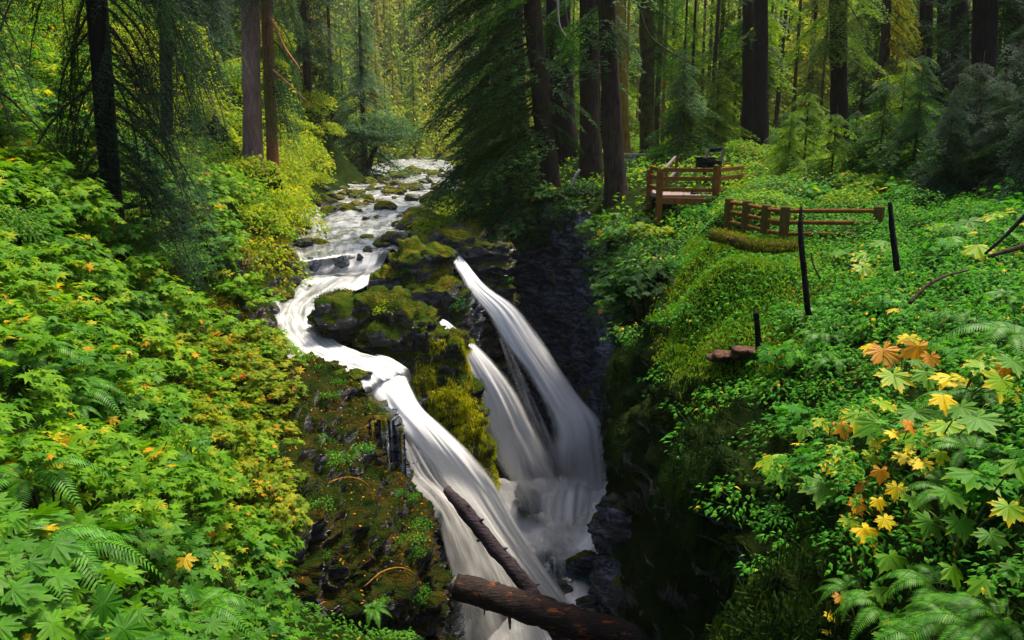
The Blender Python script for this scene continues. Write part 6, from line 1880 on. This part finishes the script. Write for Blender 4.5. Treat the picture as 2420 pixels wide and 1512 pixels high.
# grey railing further back
g0, g1 = W(1455, 363, 42), W(1545, 366, 43)
gr = link("grey_railing", None, loc=g0); tag(gr, "pale grey two-bar railing between the trunks", "railing")
for dz in (0, -.28, -.56):
    mb = MB(); bar(mb, g0 + [0, 0, dz], g1 + [0, 0, dz], .07, .10); single("rail", mb, WOOD_GREY, gr, g0)
for f_ in (.05, .5, .95):
    q = g0 * (1 - f_) + g1 * f_
    mb = MB(); bar(mb, q - np.array([0, -.07, 1.0]), q + np.array([0, .07, .05]), .1, .1); single("post", mb, WOOD_GREY, gr, g0)
# log railing
posts = [(1724, 468, 552, 18.6), (1766, 474, 563, 17.8), (1812, 484, 572, 17.0), (1857, 488, 577, 16.3), (2079, 487, 520, 15.6)]
q0 = W(1857, 560, 16.3)
lf = link("log_railing", None, loc=q0); tag(lf, "low railing of mossy round log posts and orange-brown rails above the mossy log", "railing")
tops = []
for x, y0, y1, d in posts:
    a, b = W(x, y0, d), W(x, y1, d); b[:2] = a[:2]; b[2] -= .3
    V, F = tube([b, b * .5 + a * .5, a - [0, 0, .02], a], [.105, .1, .098, .085], 14)
    mb = MB(); mb.add(V, F); single("post", mb, WOOD_MOSS, lf, q0)
    tops.append(a)
for i in range(4):
    a, b = tops[i], tops[i + 1]
    for dz in (.09, .32, .55):
        sag = .0
        pa, pb = a - np.array([0, 0, dz]), b - np.array([0, 0, dz])
        V, F = tube([pa, pa * .5 + pb * .5 - [0, 0, sag], pb], [.042, .045, .04], 10)
        mb = MB(); mb.add(V, F); single("rail", mb, WOOD_RED, lf, q0)

# ------------------------------------------------------------------ air
def mist(p, r, dens):
    m, nt, out = new_mat("mist_air")
    tc = nt.nodes.new("ShaderNodeTexCoord")
    ln = nt.nodes.new("ShaderNodeVectorMath"); ln.operation = 'LENGTH'
    L(nt, tc.outputs["Object"], ln.inputs[0])
    n = noise_(nt, tc.outputs["Object"], 2.0, 2)
    d = math_(nt, 'MULTIPLY', smooth01(nt, ln.outputs["Value"], 1.0, 0.1), math_(nt, 'MULTIPLY', n, dens * 2))
    pv = nt.nodes.new("ShaderNodeVolumePrincipled")
    L(nt, d, pv.inputs["Density"])
    L(nt, pv.outputs[0], out.inputs["Volume"])
    V, F = ico(3)
    o = link("mist", make_mesh("mist", V, F, [m]), loc=p); o.scale = r
    tag(o, "pale mist hanging where the farther falls strike the right wall", "mist", kind="stuff")
mist(W(1350, 1110, 25.2), (1.7, 1.7, 1.9), .22)

club_plant("right bank plant with a tumble of clear yellow leaves below the withered ones", [(2110, 1020, 60, "Y"), (2060, 1075, 60, "L"), (2180, 1090, 70, "Y"), (2120, 1150, 66, "Y"), (2075, 1180, 56, "Y"), (2005, 1225, 60, "L"), (2150, 1000, 56, "O"), (1960, 1100, 60, "Y"), (2090, 1225, 60, "Y")], .45)
def haze_box(dens):
    m, nt, out = new_mat("haze_air")
    pv = nt.nodes.new("ShaderNodeVolumePrincipled")
    pv.inputs["Color"].default_value = (1.0, 0.95, 0.78, 1)
    pv.inputs["Density"].default_value = dens
    L(nt, pv.outputs[0], out.inputs["Volume"])
    mb = MB(); mb.box((3, 225, 70), (440, 520, 200))
    o = link("haze", mb.mesh("haze", [m], smooth=False))
    tag(o, "thin warm haze filling the valley air", "haze", kind="stuff")
haze_box(0.00013)
